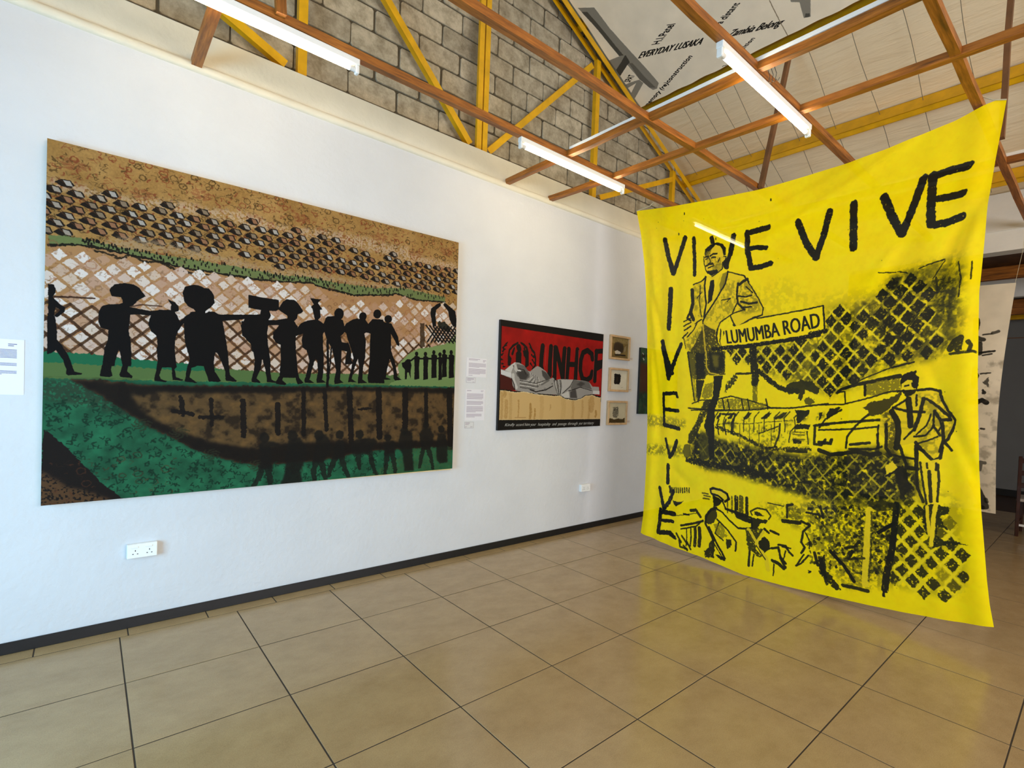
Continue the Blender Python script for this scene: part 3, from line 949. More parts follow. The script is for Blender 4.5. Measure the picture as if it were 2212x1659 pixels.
def sfig(hx, hy, hr, body, legs, al=.86):
    T.fill(c7([(hx + hr * math.cos(t), hy + hr * 1.1 * math.sin(t)) for t in np.linspace(0, 6.28, 14)[:-1]]), SH, al, 2.5, blur=1)
    T.fill(c7(body), SH, al, 3.5, blur=2)
    for L in legs: T.stroke(c7(L), 26, SH, al * .85, warp=3.5, w2=14)


sfig(125, 965, 42, [(70, 1030), (110, 1000), (170, 995), (260, 1020), (240, 1040), (180, 1040), (190, 1220), (80, 1240), (90, 1080)], [[(110, 1200), (80, 1300), (20, 1400)], [(150, 1200), (170, 1300), (180, 1400)]])
sfig(365, 950, 45, [(330, 990), (420, 960), (480, 1040), (490, 1120), (430, 1250), (460, 1410), (240, 1410), (300, 1260), (310, 1080)], [])
sfig(590, 945, 42, [(560, 990), (640, 930), (690, 1010), (690, 1090), (620, 1180), (540, 1170)], [[(570, 1150), (540, 1260), (550, 1350)], [(600, 1150), (630, 1260), (650, 1350)]])
sfig(765, 940, 36, [(735, 990), (800, 985), (815, 1060), (800, 1140), (710, 1150), (720, 1050)], [[(730, 1130), (690, 1230), (670, 1300)], [(780, 1130), (810, 1240), (850, 1320)]])
sfig(935, 938, 36, [(870, 1000), (930, 975), (1060, 970), (1090, 1010), (1030, 1060), (1020, 1110), (870, 1110), (860, 1050)], [[(930, 1090), (925, 1160), (935, 1230)], [(1020, 1080), (1040, 1190), (1080, 1300)]])
sfig(1175, 968, 30, [(1140, 1000), (1210, 995), (1260, 1030), (1230, 1100), (1150, 1110)], [[(1170, 1090), (1160, 1200), (1150, 1290)], [(1210, 1090), (1230, 1190), (1240, 1270)]])
sfig(1318, 905, 32, [(1285, 930), (1340, 900), (1385, 930), (1385, 1100), (1395, 1250), (1320, 1255), (1300, 1100), (1260, 1040)], [])
sfig(1500, 860, 25, [(1470, 890), (1530, 885), (1570, 940), (1560, 1010), (1535, 1070), (1465, 1070), (1450, 1000), (1445, 930)], [[(1480, 1060), (1460, 1140), (1445, 1220)], [(1520, 1060), (1545, 1150), (1560, 1230)]])
sfig(1632, 895, 28, [(1600, 930), (1665, 925), (1685, 1060), (1680, 1180), (1620, 1190), (1590, 1150), (1590, 1040)], [])

# the black procession
K = (10, 9, 9)


def head(x, y, rx, ry, cv=c5):
    T.fill(cv([(x + rx * math.cos(t), y + ry * math.sin(t)) for t in np.linspace(0, 6.28, 16)[:-1]]), K, 1, .7)


FIG = [
    (c4, [(145, 1100), (185, 1105), (198, 1130), (195, 1165), (180, 1190), (188, 1205), (225, 1240), (265, 1270), (262, 1300), (208, 1340), (188, 1328), (232, 1285), (200, 1265), (188, 1300), (200, 1380), (208, 1440), (205, 1540), (145, 1560)]),
    (c6, [(165, -100), (210, -100), (235, 110), (290, 175), (345, 260), (385, 370), (400, 400), (465, 412), (462, 425), (340, 430), (325, 420), (330, 380), (300, 300), (240, 215), (205, 240), (165, 250)]),
    (c4, [(585, 1140), (620, 1105), (690, 1095), (760, 1105), (800, 1130), (845, 1190), (800, 1212), (770, 1240), (740, 1264), (728, 1266), (880, 1296), (930, 1290), (1010, 1288), (1022, 1305), (900, 1328), (800, 1320), (735, 1320), (728, 1400), (715, 1430), (745, 1600), (742, 1690), (680, 1690), (656, 1560), (640, 1610), (620, 1690), (540, 1700), (575, 1500), (580, 1430), (525, 1415), (505, 1370), (510, 1300), (530, 1260), (570, 1247), (650, 1246), (682, 1236), (680, 1215), (668, 1196), (600, 1186)]),
    (c6, [(620, -60), (860, -60), (862, 60), (882, 150), (885, 230), (860, 330), (850, 400), (895, 440), (890, 455), (790, 445), (785, 430), (815, 320), (800, 260), (775, 205), (740, 270), (710, 380), (725, 435), (700, 445), (620, 440), (615, 425), (640, 330), (655, 200), (680, 140), (690, 40)]),
    (c4, [(1005, 1212), (1060, 1235), (1085, 1265), (1082, 1295), (1055, 1302), (1075, 1330), (1092, 1375), (1130, 1335), (1185, 1298), (1190, 1325), (1110, 1395), (1078, 1440), (1058, 1500), (1050, 1700), (938, 1700), (925, 1560), (940, 1530), (930, 1475), (885, 1440), (865, 1385), (880, 1330), (940, 1286), (1025, 1288), (1030, 1250)]),
    (c6, [(1050, -60), (1200, -60), (1245, 110), (1255, 200), (1265, 300), (1275, 360), (1255, 380), (1270, 450), (1330, 470), (1320, 478), (1240, 470), (1235, 440), (1230, 360), (1150, 360), (1125, 430), (1140, 465), (1195, 483), (1180, 490), (1085, 478), (1082, 460), (1100, 380), (1115, 290), (1105, 110)]),
    (c4, [(1112, 1160), (1130, 1120), (1180, 1108), (1230, 1112), (1265, 1130), (1300, 1135), (1335, 1180), (1342, 1240), (1310, 1270), (1275, 1295), (1272, 1310), (1300, 1299), (1340, 1300), (1370, 1320), (1560, 1322), (1640, 1322), (1640, 1345), (1500, 1360), (1400, 1365), (1386, 1370), (1410, 1430), (1420, 1500), (1430, 1560), (1440, 1610), (1330, 1590), (1300, 1610), (1180, 1610), (1150, 1590), (1130, 1520), (1125, 1420), (1140, 1340), (1170, 1302), (1205, 1300), (1190, 1282), (1150, 1262), (1120, 1220)]),
    (c6, [(1335, -60), (1660, -60), (1685, 80), (1705, 190), (1720, 340), (1730, 430), (1790, 480), (1780, 488), (1695, 478), (1690, 460), (1690, 400), (1650, 300), (1605, 215), (1590, 330), (1600, 400), (1652, 480), (1630, 490), (1550, 485), (1545, 470), (1505, 355), (1450, 350), (1400, 370), (1385, 450), (1450, 495), (1430, 497), (1345, 485), (1345, 465), (1360, 380), (1385, 290), (1360, 190), (1340, 120)]),
    (c5, [(-8, 782), (60, 795), (208, 820), (212, 885), (190, 898), (85, 892), (50, 886), (-8, 872)]),
    (c5, [(85, 880), (140, 895), (152, 930), (136, 965), (245, 960), (245, 998), (135, 1000), (125, 1060), (120, 1130), (138, 1190), (20, 1190), (8, 1132), (-52, 1072), (-62, 1002), (-32, 952), (0, 925), (75, 922)]),
    (c7, [(-70, -30), (140, -30), (150, 80), (160, 180), (178, 300), (180, 420), (190, 470), (235, 490), (225, 497), (150, 490), (145, 440), (130, 360), (110, 290), (95, 380), (60, 460), (95, 490), (90, 498), (20, 490), (18, 470), (40, 380), (48, 300), (15, 170), (-30, 100)]),
    (c5, [(205, 885), (240, 830), (265, 815), (320, 818), (350, 845), (385, 900), (370, 915), (345, 920), (340, 950), (320, 972), (345, 1010), (335, 1060), (330, 1120), (335, 1200), (345, 1320), (355, 1380), (388, 1412), (345, 1425), (335, 1395), (330, 1378), (240, 1375), (235, 1395), (265, 1420), (250, 1430), (190, 1420), (190, 1400), (215, 1360), (225, 1250), (225, 1140), (190, 1125), (168, 1090), (170, 1050), (200, 1020), (210, 1000), (130, 995), (130, 965), (200, 962), (272, 950), (272, 930), (230, 905)]),
    (c5, [(435, 805), (475, 812), (515, 815), (490, 840), (505, 865), (522, 885), (505, 890), (510, 940), (492, 962), (520, 980), (545, 1000), (542, 1040), (527, 1060), (527, 1140), (532, 1250), (527, 1340), (520, 1390), (548, 1412), (480, 1413), (478, 1390), (490, 1340), (486, 1250), (470, 1240), (445, 1330), (430, 1390), (464, 1414), (395, 1412), (393, 1395), (410, 1340), (430, 1250), (410, 1180), (380, 1160), (375, 1100), (385, 1060), (335, 1078), (328, 1040), (370, 985), (420, 966), (470, 960), (455, 905), (450, 880), (440, 870), (460, 850)]),
    (c5, [(560, 938), (620, 935), (668, 965), (682, 1010), (682, 1050), (652, 1080), (662, 1120), (710, 1130), (727, 1180), (727, 1250), (742, 1277), (685, 1282), (685, 1250), (698, 1190), (660, 1180), (655, 1280), (647, 1390), (672, 1412), (610, 1422), (605, 1400), (620, 1330), (605, 1230), (590, 1160), (560, 1120), (540, 1060), (530, 1000), (545, 950)]),
    (c5, [(770, 952), (830, 960), (862, 1010), (852, 1040), (822, 1060), (832, 1120), (827, 1230), (812, 1300), (807, 1390), (842, 1414), (775, 1417), (775, 1395), (785, 1300), (775, 1240), (750, 1310), (730, 1385), (767, 1410), (705, 1407), (710, 1380), (730, 1300), (745, 1230), (720, 1150), (700, 1090), (695, 1060), (668, 1040), (690, 990), (740, 960)]),
    (c5, [(880, 955), (955, 960), (975, 1000), (1000, 1080), (1010, 1200), (988, 1300), (962, 1380), (965, 1417), (850, 1414), (845, 1380), (860, 1240), (862, 1110), (868, 1060), (828, 1050), (845, 1000)]),
    (c5, [(965, 978), (1015, 988), (1037, 1030), (1062, 1080), (1072, 1150), (1055, 1142), (1030, 1092), (1012, 1062), (1012, 1180), (1042, 1270), (1057, 1370), (1088, 1392), (1040, 1397), (1030, 1380), (1030, 1320), (1003, 1240), (985, 1310), (975, 1375), (1012, 1387), (985, 1392), (950, 1387), (955, 1300), (975, 1200)]),
    (c5, [(1087, 1272), (1110, 1262), (1128, 1242), (1150, 1245), (1158, 1290), (1152, 1330), (1152, 1382), (1138, 1340), (1128, 1340), (1124, 1388), (1110, 1388), (1112, 1320), (1095, 1300)]),
]
for cv, P in FIG: T.fill(cv(P), K, 1, .8)
head(642, 920, 34, 42); head(812, 937, 27, 30); head(915, 920, 28, 32); head(993, 956, 27, 28)
T.stroke(c5([(560, 1110), (562, 1300), (556, 1440)]), 9, K); T.stroke(c5([(588, 1150), (575, 1300), (558, 1440)]), 5, K)
T.stroke(c4([(190, 1192), (330, 1195), (480, 1205)]), 5, (60, 36, 22), .9)
T.stroke(c4([(740, 1262), (820, 1250), (960, 1262)]), 5, (60, 36, 22), .7)
for x, y0, wd in ((1195, 1210, 17), (1258, 1212, 16), (1318, 1200, 18), (1362, 1215, 12), (1392, 1195, 16), (1442, 1200, 18)):
    head(x, y0 - 5, 12, 16)
    T.fill(c5([(x - wd, y0 + 15), (x, y0 + 5), (x + wd + 6, y0 + 20), (x + wd, y0 + 90), (x + wd + 2, y0 + 175), (x - wd, y0 + 180), (x - wd + 2, y0 + 90)]), K, 1, .8)
T.stroke(c5([(1150, 1255), (1180, 1235)]), 7, K); T.stroke(c5([(1210, 1240), (1300, 1240), (1450, 1235)]), 8, K)
# arched hands emblem and the wire beneath it, at the right edge
T.fill(c5([(1365, 840), (1340, 850), (1300, 880), (1294, 920), (1310, 1005), (1335, 1010), (1330, 930), (1335, 890), (1370, 860)]), K, .97, 1)
T.fill(c5([(1395, 838), (1430, 865), (1470, 900), (1480, 960), (1478, 1010), (1455, 1010), (1430, 960), (1420, 900), (1385, 855)]), K, .97, 1)
T.fill(c5([(1345, 985), (1360, 965), (1375, 985), (1390, 970), (1410, 990), (1440, 1020), (1430, 1050), (1380, 1030), (1355, 1020)]), (30, 32, 22), .9, 2)
for k in range(9):
    x = 1262 + k * 26
    T.stroke(c5([(x, 1000 + 4 * k), (x + 90, 1120 + 2 * k)]), 7, K, .9); T.stroke(c5([(x + 10, 1120), (x + 80, 1010)]), 7, K, .9)
T.fill(c5([(1220, 985), (1250, 985), (1255, 1150), (1220, 1165)]), (58, 42, 24), .8, 2)

T.a = .9 * np.clip(T.a, 0, 1) ** 1.12
m_p1, *_ = paint_mat('procession_canvas_paint', T, .7, .2)
p1 = empty('large_painting', (.96, 0, .8), label='large brown and green painting of black walking silhouettes with loads', cat='painting')
slab('canvas', [(-.332, -.05, 2.805), (2.258, -.05, 2.826), (2.269, -.05, .826), (-.34, -.05, .805)], UV4, .004, m_p1, p1, M['canvas_side'])
MB().box((-.33, -.046, .815), (2.255, -.001, .86)).box((-.33, -.046, 2.77), (2.255, -.001, 2.80)).box((-.33, -.046, .86), (-.29, -.001, 2.77)).box((2.215, -.046, .86), (2.255, -.001, 2.77)).build('stretcher_frame', M['canvas_side'], p1)
slab('canvas_edge', [(2.2581, -.0495, 2.826), (2.2585, 0, 2.826), (2.2695, 0, .826), (2.2691, -.0495, .826)], UV4, 0.0005, M['canvas_side'], p1)
# ------------------------------------------------------------------ red painting of the lying figure
W2, H2 = 1100, 790
f2 = homog([(1082, 690), (1304, 722), (1296, 920), (1075, 930)], [(0, 0), (W2, 0), (W2, H2), (0, H2)])
T = Tex(W2, H2, (150, 16, 12), f2, 1.5, 21)
cu = c_(1070, 680, 6.38)
T.a *= .85 + .3 * T.soft[..., None]
K2 = (22, 18, 16)
T.fill([(-5, -5), (W2 + 5, -5), (W2 + 5, 62), (-5, 44)], K2, mapped=True)
# emblem: laurel branches and sheltering hands over a standing figure
T.fill(cu([(315, 370), (322, 395), (255, 440), (205, 490), (195, 560), (225, 600), (210, 700), (170, 700), (172, 560), (185, 480), (240, 410)]), K2)
T.fill(cu([(345, 370), (395, 395), (440, 440), (462, 520), (462, 700), (410, 740), (415, 600), (390, 560), (380, 490), (420, 500), (425, 470), (380, 420), (350, 400)]), K2)
T.stroke(cu([(322, 445), (330, 470)]), 44, K2)
T.fill(cu([(285, 525), (310, 500), (345, 500), (362, 530), (358, 680), (280, 680)]), K2)
T.stroke(cu([(262, 460), (235, 540)]), 14, K2, w2=20); T.stroke(cu([(400, 460), (425, 560), (430, 620)]), 14, K2)
for x, y, a in ((165, 390, -.9), (125, 440, -.9), (120, 490, -.7), (105, 540, -.7), (100, 600, 1.2), (110, 660, 1.0), (130, 700, .9), (150, 410, .6), (135, 460, .7)):
    T.stroke(cu([(x - 18, y + 14), (x + 14 * math.cos(a), y + 22 * math.sin(a))]), 15, K2, w2=4)
T.stroke(cu([(485, 430), (500, 470), (540, 520), (555, 600), (555, 690), (510, 750)]), 14, K2)
for x, y in ((485, 430), (500, 480), (520, 520), (515, 580), (545, 600), (525, 650), (550, 690), (500, 700)):
    T.stroke(cu([(x - 14, y - 30), (x + 16, y + 16)]), 15, K2, w2=5)
# the five letters, the last one running over the edge
for P in ([(655, 430), (640, 560), (632, 700), (650, 790)], [(770, 440), (755, 650), (750, 830)], [(640, 760), (690, 850), (750, 820)]):
    T.stroke(cu(P), 42, K2)
for P in ([(828, 455), (820, 650), (815, 880)], [(840, 460), (890, 680), (930, 870)], [(958, 470), (940, 680), (930, 870)]):
    T.stroke(cu(P), 44, K2)
for P in ([(1015, 475), (1000, 700), (985, 890)], [(1132, 480), (1115, 700), (1105, 890)], [(1010, 680), (1110, 685)]):
    T.stroke(cu(P), 42, K2)
T.stroke(cu([(1340, 610), (1330, 540), (1270, 490), (1210, 520), (1180, 620), (1170, 760), (1200, 880), (1260, 900), (1315, 860), (1335, 790)]), 44, K2)
for P in ([(1395, 500), (1380, 700), (1370, 910)], [(1390, 505), (1490, 500)], [(1390, 670), (1490, 650)], [(1400, 740), (1470, 700)]):
    T.stroke(cu(P), 42, K2)
for P in ([(700, 440), (690, 700)], [(800, 450), (790, 830)], [(985, 480), (962, 880)], [(1150, 490), (1140, 880)], [(1360, 540), (1365, 600), (1345, 880)]):
    T.stroke(cu(P), 5, (170, 60, 56), .8)
# cushion, cream ground, torn edge
T.fill(cu([(75, 800), (230, 880), (270, 1040), (60, 1040)]), (72, 24, 18), 1)
edge = cu([(50, 1035), (150, 1040), (280, 1062), (400, 1050), (560, 1085), (820, 1110), (890, 1105), (960, 1150), (1100, 1170), (1180, 1150), (1240, 1110), (1340, 1100), (1400, 1125), (1470, 1140)])
T.fill(edge + cu([(1470, 1440), (40, 1460)]), (204, 170, 112), 1, 2)
T.stroke(edge, 10, K2, 1, warp=3)
T.stroke([(x, y + 1.6) for x, y in edge], 4, (226, 206, 160), 1, warp=3)
for x, y0, y1, w_, a in ((130, 1060, 1110, 30, .4), (150, 1190, 1400, 30, .35), (210, 1100, 1430, 26, .2), (320, 1170, 1400, 12, .45), (485, 1235, 1430, 24, .6), (545, 1295, 1430, 16, .6), (760, 1240, 1310, 12, .3), (640, 1150, 1400, 40, .15), (1070, 1200, 1430, 30, .25), (1200, 1190, 1400, 24, .25), (1330, 1170, 1300, 60, .35), (1385, 1330, 1400, 26, .6), (1290, 1180, 1420, 24, .3), (940, 1170, 1400, 50, .12), (90, 1080, 1430, 20, .3)):
    T.stroke(cu([(x, y0), (x + 4, (y0 + y1) / 2), (x - 6, y1)]), w_, (146, 104, 44), a, warp=4, dry=.3)
T.stroke(cu([(270, 1415), (420, 1415)]), 4, (140, 100, 50), .7)
# the grey figure
G = [(196, 192, 186), (150, 146, 140), (100, 96, 92), (52, 48, 46), (30, 26, 25)]
T.fill(cu([(75, 750), (130, 765), (200, 700), (270, 655), (330, 660), (400, 700), (450, 770), (480, 780), (540, 730), (580, 705), (620, 720), (700, 780), (760, 870), (800, 930), (860, 890), (900, 885), (1080, 893), (1200, 905), (1290, 925), (1340, 990), (1425, 995), (1435, 1100), (1340, 1095), (1230, 1110), (1180, 1150), (1100, 1165), (960, 1145), (890, 1105), (560, 1080), (280, 1045), (240, 980), (225, 880), (75, 820)]), G[1], 1, 1)
T.fill(cu([(78, 760), (220, 800), (220, 865), (78, 820)]), (206, 204, 204), 1)
T.fill(cu([(130, 765), (260, 660), (285, 655), (240, 740), (215, 800)]), G[0], 1)
T.fill(cu([(240, 700), (300, 680), (400, 700), (470, 800), (475, 860), (420, 900), (350, 890), (300, 840), (270, 760)]), G[2], 1, 2)
T.fill(cu([(300, 800), (400, 760), (460, 830), (420, 890), (340, 890)]), G[3], .8, 2, blur=3)
T.fill(cu([(260, 690), (290, 680), (310, 760), (290, 800), (260, 750)]), G[0], .9)
T.stroke(cu([(310, 765), (350, 772)]), 7, (232, 230, 226)); T.stroke(cu([(320, 740), (400, 760), (420, 820)]), 5, G[4])
T.stroke(cu([(245, 830), (250, 900), (290, 1000)]), 26, G[0], .9); T.stroke(cu([(225, 880), (260, 960), (270, 1030)]), 8, G[4], .9)
for k in range(9):
    T.stroke(cu([(480 + 14 * k, 800 + 8 * k), (520 + 12 * k, 850 + 13 * k), (430 + 30 * k, 930 + 14 * k)]), 5, G[3] if k % 2 else G[0], .85, warp=2)
for k in range(7):
    T.stroke(cu([(340, 905 + 16 * k), (450, 925 + 15 * k), (560, 945 + 16 * k), (700, 900 + 22 * k)]), 6, (G[3], G[0], G[2])[k % 3], .8, warp=2)
T.fill(cu([(640, 760), (700, 790), (790, 900), (790, 960), (700, 900), (650, 840)]), G[3], .8, 2, blur=2)
T.stroke(cu([(560, 1060), (680, 960), (790, 900)]), 40, G[1], 1); T.stroke(cu([(480, 1030), (560, 1060), (700, 1030), (790, 980)]), 9, G[4], .9)
T.stroke(cu([(640, 960), (740, 900)]), 14, G[2], .9)
for k in range(8):
    T.stroke(cu([(810 + 16 * k, 900), (830 + 14 * k, 1000), (860 + 6 * k, 1095)]), 6, (G[3], G[0], G[4])[k % 3], .85, warp=2)
T.fill(cu([(905, 888), (1080, 893), (1040, 960), (940, 1060), (900, 1090), (920, 980)]), (176, 172, 166), .95, 1)
T.stroke(cu([(1080, 895), (1030, 990), (930, 1080)]), 6, G[4], .9)
T.fill(cu([(1080, 895), (1290, 925), (1330, 1030), (1200, 1000), (1060, 1050), (1040, 1000)]), G[2], .95, 2)
T.fill(cu([(1180, 920), (1240, 950), (1180, 990), (1120, 960)]), G[3], .7, 2, blur=4)
T.fill(cu([(1030, 1060), (1170, 1000), (1340, 1050), (1230, 1105), (1180, 1148), (1090, 1160), (1020, 1140)]), G[1], .95, 2)
T.fill(cu([(1030, 1060), (1110, 1020), (1130, 1150), (1030, 1145)]), G[3], .8, 2, blur=3)
T.stroke(cu([(1010, 1050), (1170, 1000), (1330, 1045)]), 6, G[4], .9)
T.fill(cu([(1340, 995), (1428, 998), (1430, 1045), (1360, 1035)]), G[1], 1); T.fill(cu([(1350, 1045), (1435, 1050), (1435, 1100), (1340, 1090)]), G[0], 1)
T.fill(cu([(905, 1100), (1010, 1050), (1025, 1140), (960, 1145)]), G[0], .9)
# lower band with the handwritten line, side borders
f_l = cu([(50, 1450), (1460, 1437)])
T.fill(cu([(30, 1450), (1480, 1436), (1480, 1600), (20, 1620)]), K2, 1)
T.stroke(cu([(48, 1446), (1445, 1434)]), 3, (214, 188, 140), .9)
T.stroke([(4, 0), (4, H2)], 12, K2, mapped=True); T.stroke([(W2 - 2, 20), (W2 - 2, 580)], 6, K2, mapped=True)
WH = (206, 204, 198)
for txt, x0, x1, y0, y1 in (('Kindly', 130, 268, 1535, 1530), ('accord', 285, 395, 1532, 1530), ('him', 405, 475, 1530, 1528), ('your', 483, 562, 1530, 1527), ('hospitality', 588, 762, 1528, 1524),
                            ('and', 785, 845, 1524, 1522), ('passage', 862, 982, 1522, 1519), ('through', 1000, 1132, 1518, 1514), ('your', 1148, 1205, 1514, 1512), ('territory', 1215, 1355, 1512, 1508)):
    P = cu([(x0, y0), (x1, y1), (x0 + 6, y0 - 40)])
    put_text(T, txt, P[0], P[1], P[2], WH, shear=.25)
T.a *= .88
m_p2, *_ = paint_mat('lying_figure_canvas_paint', T, .6, .15)
p2 = empty('red_painting', (3.5, 0, 1.15), label='red painting of a grey figure lying under large black letters', cat='painting')
slab('canvas', [(2.763, -.03, 2.216), (4.230, -.03, 2.229), (4.231, -.03, 1.176), (2.771, -.03, 1.153)], UV4, .029, m_p2, p2, M['dark_edge'])


# ------------------------------------------------------------------ three small framed works
def small_frame(x0, z0, x1, z1, kind, lab):
    W, H = 220, 180
    t = Tex(W, H, (206, 198, 176), lambda P: np.array(P, float), 2, 40 + kind)
    t.a *= .94 + .12 * t.soft[..., None]
    if kind == 0:
        t.a[:] = np.array((112, 92, 52), 'f') / 255 * (.7 + .6 * t.soft[..., None])
        t.fill([(0, 0), (220, 0), (220, 40), (120, 60), (0, 50)], (150, 130, 84), .7, 3, dry=.4)
        t.fill([(40, 50), (90, 35), (150, 50), (165, 90), (150, 130), (90, 140), (30, 110)], (44, 34, 26), .85, 4, blur=4)
        t.fill([(50, 128), (80, 112), (130, 128), (120, 145), (60, 146)], (196, 186, 170), .9, 2)
        t.fill([(40, 150), (190, 146), (195, 158), (60, 162)], (28, 22, 18), .9, 2)
        t.fill([(170, 80), (200, 60), (190, 110), (165, 130)], (132, 116, 84), .9, 2)
    elif kind == 1:
        t.fill([(52, 42), (70, 32), (125, 34), (140, 48), (136, 100), (122, 140), (118, 130), (60, 130), (52, 118), (56, 80)], (22, 18, 15), 1, 3)
        t.fill([(88, 60), (98, 66), (96, 110), (84, 104)], (60, 44, 30), .8, 2)
        t.stroke([(150, 158), (172, 156)], 2, (90, 80, 60), .8)
    else:
        t.a *= np.array((.92, .9, .84), 'f')
        t.fill([(60, 40), (128, 36), (134, 70), (128, 120), (112, 134), (72, 132), (56, 112)], (92, 86, 72), .9, 4, dry=.3)
        t.fill([(70, 55), (90, 50), (94, 66), (74, 72)], (46, 42, 34), .7, 3); t.fill([(104, 54), (122, 54), (120, 70), (102, 68)], (46, 42, 34), .7, 3)
        t.fill([(0, 150), (30, 136), (80, 150), (130, 140), (180, 146), (220, 136), (220, 180), (0, 180)], (60, 46, 22), .95, 3)
    r = empty('framed_picture', ((x0 + x1) / 2, 0, z0), label=lab, cat='framed picture', group='three small framed pictures in a column')
    b = .024
    fm = MB()
    fm.box((x0, -.032, z0), (x1, -.001, z0 + b)).box((x0, -.032, z1 - b), (x1, -.001, z1)).box((x0, -.032, z0 + b), (x0 + b, -.001, z1 - b)).box((x1 - b, -.032, z0 + b), (x1, -.001, z1 - b))
    fm.build('frame', M['frame_wood'], r, bevel=.003)
    mt, *_ = paint_mat('small_picture_%d' % kind, t, .5, .05)
    slab('picture', [(x0 + b, -.012, z1 - b), (x1 - b, -.012, z1 - b), (x1 - b, -.012, z0 + b), (x0 + b, -.012, z0 + b)], UV4, .008, mt, r)


small_frame(4.362, 1.958, 4.722, 2.243, 0, 'top small frame holding a dark brown painted picture')
small_frame(4.368, 1.578, 4.722, 1.858, 1, 'middle small frame with a solid black head shape on white')
small_frame(4.362, 1.183, 4.716, 1.470, 2, 'bottom small frame with a faint grey face above a dark strip')

# narrow visible part of a green painting half hidden by the banner
t = Tex(500, 600, (44, 62, 44), lambda P: np.array(P, float), 3, 61)
t.a *= .6 + .8 * t.soft[..., None]
t.fill([(0, 140), (500, 160), (500, 420), (0, 400)], (70, 36, 24), .85, 6, blur=12)
for x in range(20, 500, 60):
    t.fill([(x, 40), (x + 22, 62), (x, 70)], (196, 190, 176), .9, 2); t.fill([(x + 10, 90), (x + 32, 104), (x + 14, 118)], (186, 176, 160), .9, 2)
    t.fill([(x - 10, 55), (x + 40, 60), (x + 30, 88), (x - 8, 84)], (34, 24, 18), .8, 3)
for k in range(60):
    x = rnd.uniform(0, 500); y = rnd.uniform(380, 600)
    t.stroke([(x, y), (x + rnd.uniform(-20, 20), y + 30)], 8, (rnd.choice([(38, 84, 62), (96, 48, 26), (28, 40, 30)])), .6, warp=3)
mt, *_ = paint_mat('green_canvas_paint', t, .7, .15)
p3 = empty('green_painting', (5.3, 0, 1.31), label='dark green and brown painting half hidden behind the yellow banner edge', cat='painting')
slab('canvas', [(4.93, -.03, 2.14), (5.75, -.03, 2.14), (5.75, -.03, 1.315), (4.93, -.03, 1.315)], UV4, .029, mt, p3, M['dark_edge'])


# ------------------------------------------------------------------ printed sheets and small labels
def sheet(x0, z0, x1, z1, blocks, lab, name='text_sheet', cat='text sheet', base=(216, 213, 216), border=None, seed=1, ink=(158, 146, 160)):
    W = int((x1 - x0) * 1800); H = int((z1 - z0) * 1800)
    t = Tex(W, H, base, lambda P: np.array(P, float), .4, 80 + seed)
    r = random.Random(seed)
    for (a, b, c, d, k) in blocks:                        # x from, x to, y from, y to (fractions), number of lines
        for i in range(k):
            y = (c + (d - c) * (i + .5) / k) * H; x = a * W; xe = (b if i < k - 1 else a + (b - a) * r.uniform(.5, .95)) * W
            while x < xe:
                w_ = r.uniform(.02, .07) * W
                t.stroke([(x, y), (min(xe, x + w_), y)], max(1.4, (d - c) * H / k * .55), ink, .85, mapped=True)
                x += w_ + .012 * W
    if border:
        t.stroke([(3, 3), (W - 3, 3), (W - 3, H - 3), (3, H - 3), (3, 3)], 4, border, .9, mapped=True)
    mt, *_ = paint_mat(name + str(seed), t, .55, 0)
    o = slab(name, [(x0, -.0022, z1), (x1, -.0026, z1), (x1, -.0018, z0), (x0, -.0022, z0)], UV4, .0015, mt, None, label=lab, cat=cat)
    return o


sheet(-.623, 1.412, -.413, 1.709, [(.72, .86, .07, .13, 2), (.1, .86, .175, .365, 8), (.1, .86, .42, .5, 4), (.1, .86, .56, .64, 4)], 'printed text sheet at the left edge beside the large painting', seed=1, base=(228, 230, 242), ink=(112, 104, 132))
sheet(2.412, 1.655, 2.635, 1.83, [(.12, .66, .04, .14, 2), (.82, .96, .08, .2, 2), (.12, .96, .26, .5, 6), (.12, .96, .56, .86, 7), (.12, .36, .9, .95, 1)], 'upper printed text sheet between the two big paintings', seed=2)
sheet(2.412, 1.25, 2.63, 1.54, [(.08, .4, .03, .07, 1), (.78, .92, .03, .08, 2), (.08, .9, .13, .32, 7), (.08, .9, .37, .5, 4), (.08, .9, .54, .74, 7), (.08, .84, .78, .9, 4)], 'lower printed text sheet between the two big paintings', seed=3)
sheet(2.414, 1.598, 2.516, 1.648, [(.12, .8, .12, .6, 3), (.7, .9, .75, .9, 1)], 'small bordered label under the upper text sheet', 'picture_label', 'label', (206, 204, 206), (150, 144, 150), 4)
sheet(2.412, 1.18, 2.512, 1.238, [(.1, .55, .1, .5, 3), (.08, .3, .7, .88, 2), (.66, .9, .7, .88, 2)], 'small bordered label with a yellowish corner under the lower sheet', 'picture_label', 'label', (206, 204, 202), (140, 134, 140), 5)
for k, (z, lab) in enumerate(((1.968, 'tiny white label beside the top small frame'), (1.588, 'tiny white label beside the middle small frame'), (1.20, 'tiny white label beside the bottom small frame'))):
    sheet(4.745, z, 4.815, z + .036, [(.1, .8, .2, .7, 2)], lab, 'picture_label', 'label', (208, 202, 192), None, 6 + k)
